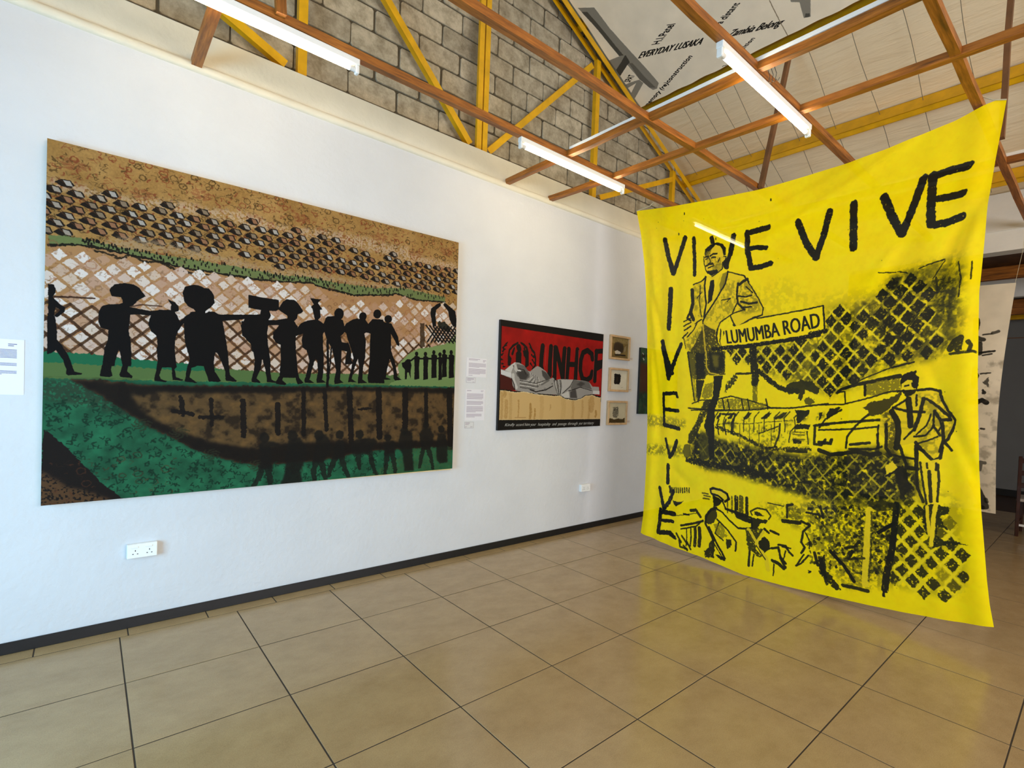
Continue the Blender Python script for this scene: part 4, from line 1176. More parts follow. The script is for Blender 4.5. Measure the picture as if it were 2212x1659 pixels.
# ------------------------------------------------------------------ the yellow banner
BX = 4.12                                   # the cloth hangs in the plane x = BX, across the room
topc = [(1375.3, 456), (1451, 446), (1540, 430), (1638.6, 409), (1740, 380), (1833, 350.6), (1912, 323), (1987, 293.7), (2060, 262), (2127, 227.6), (2160, 212), (2174, 215)]
botc = [(1383.3, 1151), (1400, 1158), (1450, 1180), (1510, 1201.4), (1605.6, 1241.8), (1693.7, 1265.6), (1803.8, 1291), (1880, 1308), (1950.7, 1322.5), (2060.8, 1342.7), (2110, 1350), (2147, 1355)]
lefc = [(1375.3, 456), (1384.5, 508.5), (1390.5, 568.8), (1392.9, 617), (1395.3, 713.4), (1395.6, 800), (1395.6, 921), (1393.7, 1000), (1391, 1060), (1388, 1114), (1383.3, 1151)]
rigc = [(2174, 215), (2163.6, 271.6), (2149, 349), (2134, 440.5), (2119.5, 587), (2114.7, 631), (2111.7, 800), (2112.4, 882), (2114.8, 1015), (2119, 1100), (2123, 1144.7), (2131.7, 1253), (2137.7, 1306), (2147, 1355)]


def to_yz(P):
    return np.array([onpl(u, v, (1, 0, 0), BX)[1:] for u, v in P])


def arc(P):
    P = to_yz(P); d = np.r_[0, np.cumsum(np.hypot(*np.diff(P, axis=0).T))]; d /= d[-1]
    return lambda t: np.stack([np.interp(t, d, P[:, 0]), np.interp(t, d, P[:, 1])], -1)


cT, cB, cL, cR = arc(topc), arc(botc), arc(lefc), arc(rigc)


def coons(s, t):
    s = np.asarray(s, float); t = np.asarray(t, float); S = s[..., None]; Q = t[..., None]
    A, B, C, D = cT(np.array(0.)), cT(np.array(1.)), cB(np.array(0.)), cB(np.array(1.))
    return (1 - Q) * cT(s) + Q * cB(s) + (1 - S) * cL(t) + S * cR(t) - ((1 - S) * (1 - Q) * A + S * (1 - Q) * B + (1 - S) * Q * C + S * Q * D)


W3, H3 = 1250, 1450


def f3(P):
    """measured points -> place on the cloth (s across, t down)"""
    Y = to_yz(P); s = np.full(len(Y), .5); t = np.full(len(Y), .5)
    for _ in range(14):
        F0 = coons(s, t); e = 1e-3
        Js = (coons(s + e, t) - F0) / e; Jt = (coons(s, t + e) - F0) / e
        R = Y - F0; det = Js[:, 0] * Jt[:, 1] - Js[:, 1] * Jt[:, 0]
        det = np.where(abs(det) < 1e-6, 1e-6, det)
        s = np.clip(s + (R[:, 0] * Jt[:, 1] - R[:, 1] * Jt[:, 0]) / det, -.1, 1.1)
        t = np.clip(t + (Js[:, 0] * R[:, 1] - Js[:, 1] * R[:, 0]) / det, -.1, 1.1)
    return np.c_[s * W3, t * H3]


YEL = (255, 221, 2)
T = Tex(W3, H3, YEL, f3, 1.7, 31)
b1 = c_(1370, 400, 4.1475); b2 = c_(1750, 300, 3.318); b3 = c_(1370, 750, 5.267); b4 = c_(1770, 750, 4.147)
b5 = c_(1370, 1000, 5.267); b6 = c_(1770, 1000, 4.147); b0 = c_(1400, 0, 2.724)
INK = (24, 26, 20); OL = (122, 108, 22); OD = (70, 66, 22)
T.a[..., 1] *= 1 - .06 * (T.soft - .5)
T.a *= 1 - .05 * (fbm(H3, W3, 14, 5, 3)[..., None] - .5)


def L(P, w, a=1, dry=0, col=INK, w2=None, warp=1.0):
    T.stroke(P, w, col, a, dry=dry, w2=w2, warp=warp)


# smudged printing grounds
def cloud(P, col, a, dry, seed, cell=14, blur=14, thr=.46):
    bb, mk = T.mask(P, 5, blur)
    if not bb: return
    x0, y0, x1, y1 = bb
    n = fbm(H3, W3, cell, seed, 4)[y0:y1, x0:x1]
    T._put(bb, mk * np.clip((n - thr) * 6 + .5, 0, 1), col, a)


A1 = [(1570, 745), (1700, 742), (1785, 700), (1790, 668), (1850, 655), (1900, 640), (1925, 600), (1990, 570), (2080, 560), (2075, 640), (2070, 700), (2060, 745), (2020, 770), (1960, 790), (1900, 800), (1860, 830), (1800, 850), (1760, 840), (1700, 820), (1640, 800), (1600, 770)]
cloud(A1, OL, .55, 0, 201, 22, 12, .40)
cloud(A1, (60, 58, 24), .6, 0, 202, 12, 10, .50)
A2 = [(1500, 930), (1560, 950), (1640, 965), (1720, 985), (1800, 980), (1900, 965), (1960, 990), (1990, 1050), (1960, 1090), (1880, 1090), (1800, 1085), (1760, 1078), (1700, 1060), (1640, 1040), (1580, 1020), (1520, 1010), (1490, 990)]
cloud(A2, (66, 62, 22), .85, 0, 203, 18, 8, .36); cloud(A2, INK, .92, 0, 204, 10, 8, .455)
A3 = [(1935, 1085), (2040, 1060), (2080, 1090), (2075, 1160), (2085, 1200), (2082, 1290), (2040, 1290), (1960, 1275), (1915, 1268), (1925, 1180)]
cloud(A3, OL, .4, 0, 205, 20, 6, .42)
cloud([(1640, 1090), (1790, 1080), (1930, 1085), (1925, 1200), (1905, 1270), (1830, 1270), (1790, 1230), (1740, 1150)], OL, .7, 0, 206, 9, 8, .48)
cloud([(1740, 1090), (1860, 1085), (1930, 1090), (1915, 1240), (1840, 1260), (1800, 1200)], (50, 50, 22), .8, 0, 207, 8, 8, .56)
cloud([(1930, 590), (2070, 560), (2078, 700), (2050, 760), (1960, 770), (1900, 760), (1890, 650)], (60, 58, 22), .6, 0, 208, 10, 12, .54)
cloud([(1755, 640), (1900, 620), (2080, 530), (2080, 600), (1900, 690), (1780, 690)], (170, 150, 20), .35, 0, 209, 12, 14, .45)
cloud([(1395, 895), (1480, 905), (1480, 925), (1395, 920)], (120, 110, 30), .6, 0, 210, 8, 4, .45)
cloud([(1395, 960), (1470, 962), (1480, 985), (1395, 980)], (90, 84, 24), .6, 0, 211, 8, 4, .45)
cloud([(1560, 640), (1700, 600), (1760, 640), (1740, 670), (1600, 700)], (190, 165, 18), .3, 0, 212, 14, 12, .5)


# wire mesh: dark diamonds left between yellow strips
def diamonds(P, du, dv, size, thr, seed, col, al, o=(0, 0)):
    Q = T.f(P); bb = T._bb(Q, 0); r = random.Random(seed)
    bbm, mk = T.mask(P, 0, 0)
    x0, y0, x1, y1 = bbm
    n = fbm(H3, W3, 26, seed, 3)
    for i in range(-60, 60):
        for j in range(-60, 60):
            x = o[0] + (i - j) * du; y = o[1] + (i + j) * dv
            if not (x0 + 2 < x < x1 - 2 and y0 + 2 < y < y1 - 2): continue
            if mk[int(y) - y0, int(x) - x0] < .5: continue
            q = n[int(y), int(x)] + r.uniform(-.1, .1)
            s = size * r.uniform(.85, 1.05); a = al * min(1, max(0, (q - thr) * 7 + .5))
            if a < .05: continue
            T.fill([(x, y - s * dv), (x + s * du, y), (x, y + s * dv), (x - s * du, y)], col, a, 2.2, dry=.3, mapped=True)


def strips(P, du, dv, w, al, seed, o=(0, 0)):
    bbm, mk = T.mask(P, 3, 5)
    x0, y0, x1, y1 = bbm
    yy, xx = np.mgrid[y0:y1, x0:x1].astype('f')
    xx = xx + T.wx[y0:y1, x0:x1] * 1.5; yy = yy + T.wy[y0:y1, x0:x1] * 1.5
    a = ((xx - o[0]) / du + (yy - o[1]) / dv) / 2; b = ((xx - o[0]) / du - (yy - o[1]) / dv) / 2
    d = np.minimum(abs((a % 1) - .5), abs((b % 1) - .5))
    k = np.clip((w - d) * 30, 0, 1)
    g = fbm(H3, W3, 20, seed, 3)[y0:y1, x0:x1]
    k = k * np.clip((g - .36) * 8, 0, 1)
    T._put(bbm, k * mk, (240, 212, 24), al)


PA = [(1560, 752), (1620, 748), (1700, 742), (1786, 722), (1786, 672), (1830, 655), (1870, 655), (1900, 640), (1925, 605), (1975, 600), (2010, 640), (2040, 700), (2040, 740), (1990, 770), (1930, 780), (1880, 800), (1840, 835), (1790, 845), (1740, 835), (1700, 820), (1640, 790), (1580, 785)]
diamonds(PA, 26, 29, .80, .30, 221, INK, .93)
strips(PA, 26, 29, .095, .95, 222)
PB = [(1930, 1100), (1975, 1075), (2000, 1090), (2060, 1130), (2075, 1190), (2085, 1200), (2082, 1292), (2000, 1285), (1912, 1262), (1925, 1160)]
diamonds(PB, 26, 30, .74, .22, 223, (40, 40, 20), .92)
strips(PB, 26, 30, .115, .97, 224)
PC = [(1505, 955), (1640, 975), (1700, 990), (1800, 985), (1930, 975), (1985, 1040), (1960, 1085), (1800, 1080), (1640, 1035), (1520, 1000)]
strips(PC, 26, 29, .09, .65, 225)
# loose dots and smears of the lower field
r = random.Random(77)
for _ in range(240):
    x = r.uniform(1745, 1935); y = r.uniform(1085, 1240)
    T.stroke([(x, y), (x + r.uniform(-4, 4), y + r.uniform(-3, 3))], r.uniform(3, 11), INK, r.uniform(.5, .95), warp=3)
for _ in range(60):
    x = r.uniform(1400, 2100); y = r.uniform(470, 1300)
    T.stroke([(x, y)], r.uniform(1.5, 3.5), INK, .7)
for x, y in ((1478, 462), (1466, 506), (1664, 432), (1546, 516), (1451, 623)): T.stroke([(x, y - 2), (x, y + 1)], 5, INK, .9)

# bus row
L(b3([(650, 640), (760, 600), (900, 600), (1100, 555), (1300, 600), (1500, 660), (1560, 690)]), 5, .9)
L(b3([(610, 690), (900, 720), (1200, 715), (1500, 690), (1800, 690), (2212, 640)]), 6, .9); L(b3([(640, 715), (1050, 712), (1490, 700)]), 5, .9)
T.fill(b3([(950, 600), (1200, 570), (1500, 650), (1490, 700), (950, 690)]), OL, .8, 3, dry=.35)
for x in (1000, 1060, 1220, 1290, 1500): L(b3([(x, 590), (x + 20, 700)]), 6, .9)
for x, w_ in ((930, 40), (1060, 50), (1240, 60), (1440, 80), (1600, 90)):
    T.fill(b3([(x, 800), (x + w_, 745), (x + w_ * 1.6, 740), (x + w_ * .9, 810), (x + 5, 820)]), INK, .92, 2)
T.fill(b3([(1830, 715), (2000, 715), (1990, 760), (1890, 860), (1850, 860), (1850, 760)]), INK, .95, 2)
T.fill(b3([(1800, 930), (1860, 870), (2010, 880), (2010, 900), (1980, 930)]), INK, .95, 2)
for x in (960, 1040, 1120): L(b3([(x, 820), (x - 20, 880), (x, 990)]), 6, .9)
L(b3([(1000, 760), (1150, 760), (1120, 850), (1100, 980)]), 8, .9)
for x in (1200, 1310, 1420, 1560): L(b3([(x, 880), (x, 1100)]), 4, .55)
L(b3([(1660, 870), (1650, 1000), (1600, 1120)]), 7, .9); L(b3([(1760, 1080), (1780, 960), (1830, 900)]), 5, .8); L(b3([(1970, 960), (1985, 1100)]), 5, .8)
T.fill(b3([(1800, 1040), (1910, 1060), (1900, 1100), (1810, 1090)]), INK, .95, 2)
for y in (960, 990, 1040): L(b3([(1810, y), (1940, y + 10)]), 4, .6)
L(b3([(2060, 900), (2050, 1100), (2130, 1110), (2180, 1050)]), 9, .9); L(b3([(2050, 890), (2212, 880)]), 9, .9)
L(b3([(1500, 1150), (1620, 1130)]), 6, .9); L(b3([(1740, 1180), (1960, 1190)]), 9, .9)
cloud(b3([(1150, 1000), (1300, 900), (2000, 960), (2000, 1140), (1500, 1140), (1200, 1080)]), OL, .6, 0, 231, 8, 3, .62)
for x, y in ((1020, 830), (1090, 870), (1240, 800), (1340, 930), (1460, 900), (1540, 1010), (1640, 760), (1720, 840), (1440, 1080), (1900, 780), (2080, 760)):
    cloud(b3([(x, y), (x + 90, y - 20), (x + 70, y + 50), (x - 10, y + 60)]), (70, 64, 20), .75, 0, x, 7, 3, .5)
L(b3([(930, 880), (1100, 860), (1300, 870), (1500, 850), (1800, 830)]), 4, .6, dry=.35); L(b3([(1420, 980), (1560, 930), (1640, 900)]), 5, .8, dry=.3)
for k in range(9):
    x = 950 + k * 118; L(b3([(x, 735), (x - 40 - 4 * k, 800), (x - 60, 870), (x - 62, 960)]), 4.5, .8, dry=.2)
L(b3([(930, 905), (1200, 1000), (1500, 1150), (2000, 1160)]), 12, .85, dry=.3, warp=4)
# front bus on the right
L(b4([(160, 410), (200, 375), (350, 330), (600, 280), (720, 260)]), 9, .95, w2=14)
L(b4([(240, 370), (420, 270), (650, 180), (850, 135)]), 4, .9); L(b4([(160, 405), (230, 395), (235, 500)]), 5, .9)
T.fill(b4([(400, 360), (440, 330), (600, 290), (720, 275), (720, 380), (600, 420), (420, 430)]), OL, .85, 3, dry=.3)
L(b4([(410, 340), (410, 430)]), 8); L(b4([(0, 515), (220, 510), (420, 460), (620, 400), (760, 385)]), 5, .9)
T.fill(b4([(380, 545), (470, 490), (620, 460), (740, 400), (700, 480), (560, 600), (430, 620), (440, 575)]), (60, 54, 18), .95, 3)
T.fill(b4([(60, 600), (100, 550), (200, 535), (130, 610), (75, 650)]), INK, .95, 2)
T.fill(b4([(0, 590), (30, 580), (20, 640), (0, 660)]), INK, .95, 2)
for P, w_ in (([(0, 690), (300, 665), (520, 650), (860, 680)], 8), ([(0, 740), (330, 730), (530, 710), (850, 730)], 6), ([(0, 720), (60, 640), (200, 560)], 6), ([(240, 900), (250, 800), (330, 700), (440, 600)], 7), ([(280, 870), (450, 855)], 9),
               ([(270, 910), (500, 910), (560, 890)], 7), ([(0, 850), (100, 860), (110, 830)], 12), ([(520, 780), (530, 900)], 8), ([(0, 920), (100, 960), (220, 950), (330, 930), (450, 960), (540, 950)], 14), ([(660, 550), (900, 580), (950, 580)], 7), ([(530, 700), (520, 900)], 6)):
    L(b4(P), w_, .93)

# the man leaning on the street sign
def SK(P, c=YEL, a=1, **k): T.fill(P, c, a, .6, **k)


for P, w_ in (([(275, 490), (305, 640), (345, 785)], 19), ([(455, 470), (400, 640), (350, 780)], 17), ([(530, 475), (538, 800)], 14), ([(690, 470), (705, 530)], 15), ([(890, 450), (860, 620), (822, 728)], 17), ([(805, 690), (828, 735)], 14),
              ([(1010, 425), (1020, 600), (1045, 742)], 17), ([(1020, 430), (1100, 405), (1200, 378)], 17), ([(1030, 575), (1100, 558), (1180, 560)], 14), ([(1045, 742), (1130, 730), (1222, 700)], 16),
              ([(325, 935), (318, 1100), (305, 1280)], 19), ([(240, 1400), (290, 1560), (330, 1680)], 18), ([(415, 1425), (370, 1530), (330, 1650)], 15)):
    L(b1(P), w_ * 1.25, 1, dry=.14, warp=1.6)
for P, w_ in (([(310, 0), (345, 150), (385, 350)], 18), ([(515, 0), (440, 180), (385, 350)], 15), ([(325, 530), (335, 880)], 13), ([(325, 528), (468, 520), (480, 560)], 13), ([(340, 702), (490, 722)], 13), ([(330, 880), (502, 925)], 14),
              ([(355, 1040), (400, 1245)], 11), ([(475, 1070), (440, 1180), (400, 1245)], 15), ([(380, 1340), (380, 1540)], 13)):
    L(b3(P), w_ * 1.2, 1, dry=.14, warp=1.6)
for P, w_ in (([(380, 30), (376, 225)], 13), ([(285, 285), (335, 510)], 17), ([(440, 320), (395, 440), (340, 515)], 15), ([(300, 530), (270, 780)], 19), ([(300, 548), (455, 580)], 18), ([(290, 645), (440, 665)], 13), ([(270, 785), (400, 792), (450, 840)], 17)):
    L(b5(P), w_ * 1.1, 1, dry=.14, warp=1.6)
for P, w_ in (([(885, 1310), (930, 1430), (990, 1515)], 19), ([(1070, 1245), (1035, 1380), (990, 1515)], 18), ([(1210, 1200), (1208, 1460)], 19)):
    L(b0(P), w_ * 1.25, 1, dry=.16, warp=1.6)
for P, w_ in (([(530, 415), (590, 560), (655, 680)], 19), ([(815, 280), (750, 460), (660, 680)], 19), ([(880, 262), (868, 440), (865, 610)], 19), ([(878, 272), (1000, 225), (1140, 192)], 19), ([(895, 432), (1000, 415), (1098, 390)], 17), ([(865, 615), (980, 600), (1085, 555)], 18)):
    L(b2(P), w_ * 1.22, 1, dry=.14, warp=1.6)
SK(b1([(622, 610), (640, 565), (690, 525), (760, 515), (805, 545), (820, 610), (815, 660), (797, 700), (792, 745), (740, 790), (700, 815), (655, 790), (630, 735)]), (238, 200, 30))
T.fill(b1([(628, 612), (634, 575), (680, 532), (742, 510), (792, 524), (818, 560), (820, 625), (800, 628), (788, 580), (770, 545), (728, 530), (702, 560), (660, 602), (636, 640)]), INK, 1, 1)
T.fill(b1([(640, 600), (690, 570), (680, 610), (650, 640), (632, 650)]), OL, .8, 2)
T.fill(b1([(700, 720), (770, 690), (790, 740), (740, 785), (700, 770)]), OL, .5, 2, blur=2)
for P, w_ in (([(632, 645), (662, 635)], 6), ([(678, 632), (708, 614), (738, 612)], 7), ([(690, 650), (712, 642), (730, 646)], 5), ([(640, 662), (655, 658)], 5), ([(668, 652), (682, 688), (662, 702), (702, 694)], 4), ([(640, 722), (672, 708), (706, 706)], 7), ([(660, 742), (715, 720)], 5),
              ([(662, 778), (690, 798), (740, 770)], 11), ([(621, 640), (624, 700), (636, 750), (660, 792)], 4), ([(800, 635), (822, 640), (818, 668), (800, 685)], 4), ([(765, 650), (752, 690)], 5), ([(795, 690), (792, 745)], 5), ([(690, 820), (740, 790), (792, 748)], 4)):
    L(b1(P), w_)
cloud(b1([(640, 650), (700, 650), (700, 700), (650, 720)]), OL, .5, 0, 246, 5, 2, .45)
cloud(b1([(720, 650), (800, 640), (795, 740), (740, 780), (710, 740)]), OL, .6, 0, 247, 6, 2, .5)
T.fill(b1([(645, 640), (668, 636), (672, 650), (650, 655)]), INK, .8, 1, blur=1); T.fill(b1([(690, 640), (728, 634), (732, 648), (700, 654)]), INK, .8, 1, blur=1)
T.fill(b1([(655, 772), (700, 762), (748, 752), (740, 785), (700, 805), (668, 800)]), INK, .9, 1.5, dry=.2)
T.fill(b1([(525, 890), (600, 860), (655, 812), (700, 822), (838, 770), (985, 812), (1022, 868), (1090, 980), (1152, 1090), (1150, 1162), (1080, 1200), (905, 1275), (880, 1240), (850, 1180), (780, 1230), (735, 1330), (742, 1400), (640, 1480), (455, 1480), (430, 1370), (440, 1260), (498, 1100), (515, 950)]), (242, 206, 16), 1, .8)
bbm = b1([(760, 830), (900, 850), (920, 1000), (900, 1140), (760, 1230), (620, 1240), (640, 1150), (760, 1010)])
cloud(bbm, OL, .5, 0, 241, 10, 3, .54)
cloud(b1([(930, 850), (1020, 870), (1100, 1000), (1140, 1120), (960, 1160), (930, 1060)]), OL, .6, 0, 242, 9, 3, .45)
cloud(b1([(520, 900), (620, 880), (610, 1180), (560, 1230), (530, 1100)]), OL, .5, 0, 243, 9, 3, .55)
cloud(b1([(450, 1400), (620, 1240), (720, 1300), (620, 1480), (480, 1480)]), OL, .7, 0, 244, 9, 3, .45)
SK(b1([(655, 815), (700, 850), (745, 795), (775, 780), (720, 930), (660, 1060), (640, 1000), (640, 900)]), (250, 214, 20))
T.fill(b1([(680, 852), (712, 848), (716, 900), (694, 1030), (655, 1066), (660, 960)]), INK, 1, 1)
T.fill(b1([(790, 790), (838, 772), (820, 870), (770, 960), (760, 900)]), OL, .8, 1)
for P, w_ in (([(640, 820), (626, 900), (640, 1060), (622, 1180)], 8), ([(838, 772), (815, 880), (745, 1000), (645, 1150), (612, 1212)], 7), ([(838, 774), (985, 810), (1028, 868)], 5), ([(985, 815), (1062, 930), (1110, 1010), (1156, 1100), (1148, 1162), (1060, 1188)], 5),
              ([(928, 880), (918, 980), (928, 1060), (985, 1112)], 9), ([(940, 890), (975, 860), (1012, 840)], 11), ([(932, 992), (1000, 1000), (1052, 985)], 6), ([(955, 1040), (1030, 1062), (1100, 1050)], 8), ([(975, 1092), (1050, 1088)], 6), ([(1000, 910), (1060, 960)], 5),
              ([(985, 1112), (880, 1150), (770, 1225), (732, 1320), (745, 1400)], 5), ([(1146, 1162), (1040, 1200), (910, 1275), (885, 1250)], 6), ([(860, 1170), (885, 1230), (910, 1270)], 6), ([(745, 1290), (733, 1385)], 5), ([(772, 1290), (765, 1400)], 5), ([(800, 1310), (800, 1400)], 5),
              ([(918, 1060), (880, 1140)], 5), ([(515, 940), (520, 1060), (500, 1140), (525, 1200)], 17), ([(528, 890), (600, 862), (645, 820)], 5), ([(495, 1140), (470, 1190), (500, 1210)], 9), ([(440, 1222), (505, 1185)], 5), ([(440, 1262), (505, 1225)], 5), ([(445, 1300), (500, 1262)], 6), ([(430, 1368), (475, 1320)], 6),
              ([(470, 1360), (530, 1290), (560, 1230)], 5), ([(440, 1370), (458, 1460)], 4), ([(612, 1212), (612, 1340), (640, 1480)], 5), ([(540, 1240), (600, 1200)], 5), ([(560, 1010), (600, 960)], 4), ([(780, 1030), (860, 1012), (830, 1040)], 4), ([(590, 900), (580, 1050), (600, 1180)], 4)):
    L(b1(P), w_, .96)
T.fill(b1([(540, 1420), (600, 1290), (612, 1240), (720, 1300), (745, 1400), (780, 1460), (810, 1560), (812, 1700), (500, 1700), (480, 1500)]), (46, 42, 18), .82, 2, dry=.3)
L(b1([(612, 1250), (625, 1400), (640, 1560), (640, 1680)]), 8, .9, col=(214, 178, 30)); L(b1([(480, 1490), (500, 1700)]), 6, 1)
T.fill(b3([(600, 50), (1030, 40), (1030, 240), (980, 300), (880, 315), (830, 250), (815, 330), (700, 370), (640, 340)]), (60, 56, 20), .85, 2, dry=.25)
T.fill(b3([(690, 60), (790, 70), (800, 360), (705, 370)]), INK, .85, 2); T.fill(b3([(840, 50), (1020, 50), (1025, 230), (960, 290), (850, 260)]), INK, .75, 3, blur=3)
T.fill(b3([(880, 80), (960, 90), (950, 230), (900, 220)]), (120, 106, 26), .8, 2, blur=3)
L(b3([(812, 40), (815, 220), (850, 290), (960, 310)]), 5, .9, col=(222, 188, 36))
T.fill(b3([(900, 322), (1005, 322), (965, 560), (915, 700), (905, 900), (912, 1240), (850, 1300), (835, 1050), (790, 900), (840, 650), (890, 560)]), INK, .97, 2)
T.fill(b3([(700, 372), (795, 372), (750, 560), (730, 640), (700, 560)]), INK, .92, 2)
T.fill(b3([(800, 420), (890, 400), (880, 560), (800, 590), (760, 560)]), OL, .8, 2, dry=.3)
T.fill(b3([(790, 610), (880, 600), (770, 860), (650, 1100), (605, 1090), (610, 990), (700, 850)]), (36, 36, 20), .9, 3, dry=.28)
T.fill(b3([(600, 60), (680, 80), (690, 400), (720, 600), (670, 620)]), OL, .55, 3, dry=.3)
L(b3([(600, 60), (640, 340), (680, 610)]), 6, .9)
T.fill(b3([(565, 1110), (630, 1100), (642, 1240), (575, 1260), (545, 1190)]), OD, .8, 2); T.fill(b3([(740, 980), (830, 960), (850, 1260), (760, 1300), (730, 1100)]), OD, .7, 3, dry=.3)
L(b3([(600, 1280), (700, 1310), (860, 1330), (1100, 1370), (1400, 1430), (1600, 1470)]), 22, .93, dry=.3, warp=4)
L(b3([(700, 1120), (680, 1220), (740, 1320)]), 5, .9)
# post, sagging wire and parrot-like smear
L(b3([(1345, 0), (1350, 120), (1375, 300), (1375, 400)]), 30, .93, dry=.24, warp=3); L(b3([(1375, 400), (1375, 600)]), 20, .55, dry=.3)
L(b3([(1160, 300), (1380, 290)]), 8, .9); T.fill(b3([(1040, 420), (1150, 300), (1180, 350), (1100, 450), (1030, 520)]), INK, .85, 4, dry=.35)
L(b3([(1420, 270), (1540, 380), (1640, 450), (1720, 480), (1860, 500)]), 18, .95, dry=.24, warp=3)
T.fill(b3([(1700, 470), (1780, 400), (1900, 370), (2030, 390), (2110, 470), (2090, 540), (1950, 480), (1930, 560), (1900, 610), (1860, 580), (1880, 520), (1760, 530)]), (40, 40, 20), .93, 3)
T.fill(b3([(1930, 600), (1990, 560), (2060, 620), (2010, 660), (1960, 650)]), OD, .85, 3)
# street sign
SIGN = b1([(820, 1290), (1100, 1195), (1370, 1142), (1600, 1102)]) + b2([(0, 1215), (92, 1196), (104, 1350), (104, 1372), (0, 1392)]) + b1([(1640, 1335), (1230, 1400), (780, 1455), (775, 1400)])
T.fill(SIGN, YEL, 1, .5)
L(b1([(1100, 1192), (1370, 1145), (1600, 1102)]) + b2([(0, 1215), (95, 1196)]), 5, .95)
L(b2([(95, 1196), (100, 1270), (106, 1360)]), 6, 1)
L(b1([(700, 1465), (1000, 1440), (1230, 1408), (1655, 1342)]) + b2([(0, 1398), (112, 1376)]), 15, 1, dry=.2, warp=2)
L(b1([(775, 1300), (765, 1400), (780, 1455)]), 4, .9)
s0 = b1([(822, 1418)])[0]; s1 = b2([(76, 1348)])[0]; s2 = b1([(806, 1300)])[0]
s0 = (s0[0] + 2.5, s0[1]); s2 = (s2[0] + 2.5, s2[1])
for dx in (-.9, 0, .9):
    put_text(T, 'LUMUMBA ROAD', (s0[0] + dx, s0[1]), (s1[0] + dx, s1[1]), (s2[0] + dx, s2[1]), INK)

# second man in the open jacket
T.fill(b4([(725, 300), (740, 260), (780, 230), (870, 204), (862, 240), (890, 265), (888, 340), (870, 380), (850, 350), (830, 290), (770, 300), (735, 340), (728, 380)]), INK, 1, 1.5)
SK(b4([(735, 330), (790, 290), (830, 300), (845, 350), (840, 380), (800, 385), (760, 380), (735, 370)]), (240, 206, 24))
T.fill(b4([(740, 390), (870, 375), (850, 430), (790, 455), (760, 420)]), INK, .95, 2)
for P, w_ in (([(765, 345), (800, 340)], 5), ([(830, 320), (850, 360)], 6)): L(b4(P), w_)
T.fill(b4([(760, 460), (880, 400), (1000, 370), (1080, 390), (1100, 480), (1190, 600), (1215, 670), (1190, 740), (1150, 830), (1080, 930), (1020, 1020), (900, 920), (860, 850), (740, 880), (620, 860), (530, 760), (550, 640), (660, 560)]), (236, 200, 20), .9, 1)
cloud(b4([(870, 420), (1080, 400), (1180, 600), (1180, 740), (1080, 940), (1020, 1010), (870, 860), (1000, 640)]), OL, .55, 0, 251, 9, 3, .48)
cloud(b4([(560, 580), (660, 570), (700, 680), (690, 960), (620, 960), (600, 740)]), (60, 54, 20), .8, 0, 252, 8, 3, .42)
for P, w_ in (([(800, 465), (808, 560), (818, 700)], 17), ([(780, 470), (795, 610), (822, 710)], 6), ([(935, 460), (900, 600), (850, 740)], 11), ([(880, 385), (1000, 372), (1075, 392), (1095, 470)], 8), ([(870, 430), (870, 520)], 6), ([(1095, 470), (1150, 570), (1215, 650), (1200, 715)], 7),
              ([(960, 460), (1060, 530), (1160, 620), (1170, 650)], 8), ([(1030, 570), (1080, 650), (1170, 650)], 9), ([(1030, 580), (1020, 700), (1080, 790)], 6), ([(1080, 660), (1090, 710), (1060, 750)], 5), ([(1200, 715), (1150, 820), (1120, 850)], 8), ([(1100, 680), (1110, 830), (1080, 930)], 10),
              ([(860, 850), (940, 940), (1020, 1020), (1080, 990), (1100, 900)], 9), ([(850, 800), (950, 790), (1030, 700)], 6), ([(880, 860), (980, 830), (1060, 800)], 5), ([(1000, 600), (960, 700), (870, 780)], 5), ([(650, 575), (700, 660), (710, 760), (690, 900)], 17), ([(600, 690), (600, 900), (640, 970)], 10), ([(655, 545), (780, 470)], 6),
              ([(660, 540), (800, 575), (940, 580)], 8), ([(870, 880), (870, 1070)], 12), ([(720, 880), (760, 1000), (780, 1060)], 9), ([(800, 1080), (880, 1090)], 12), ([(640, 960), (740, 980), (860, 1000)], 7), ([(760, 820), (840, 740)], 6), ([(1130, 860), (1185, 925)], 7), ([(700, 400), (820, 385)], 5), ([(930, 930), (870, 900)], 7)):
    L(b4(P), w_, .95)
T.fill(b4([(590, 1060), (660, 1020), (700, 1080), (640, 1140), (600, 1150)]), (240, 206, 30), 1, 2); L(b4([(600, 1150), (680, 1110), (720, 1070)]), 6)
T.fill(b4([(680, 1130), (740, 1050), (780, 1100), (800, 1200), (830, 1260), (790, 1290), (760, 1340), (720, 1300), (700, 1220)]), INK, .95, 2)
SK(b4([(900, 1030), (1070, 1000), (1060, 1200), (1050, 1380), (1000, 1659), (960, 1659), (960, 1350), (920, 1200)]), (246, 210, 24), .95)
for P, w_ in (([(965, 1040), (968, 1080)], 6), ([(1045, 1040), (1042, 1100)], 6), ([(985, 1110), (990, 1240), (1000, 1380)], 10), ([(1060, 1050), (1070, 1180), (1055, 1380)], 7), ([(905, 1030), (925, 1200), (960, 1400)], 6), ([(870, 1100), (880, 1260), (930, 1380)], 9)):
    L(b4(P), w_, .9)
T.fill(b6([(940, 380), (975, 370), (1060, 370), (1150, 400), (1155, 450), (1080, 470), (1100, 520), (1150, 600), (1060, 560), (1050, 650), (1120, 700), (1340, 725), (1120, 740), (1010, 755), (990, 700), (1000, 660), (960, 640), (930, 560), (920, 480)]), (36, 38, 22), .93, 3, dry=.24)
L(b6([(965, 390), (970, 500), (985, 640)]), 9, 1, col=(236, 202, 30)); L(b6([(1040, 380), (1020, 500), (1010, 640), (1000, 730)]), 12, 1, col=(240, 206, 30))
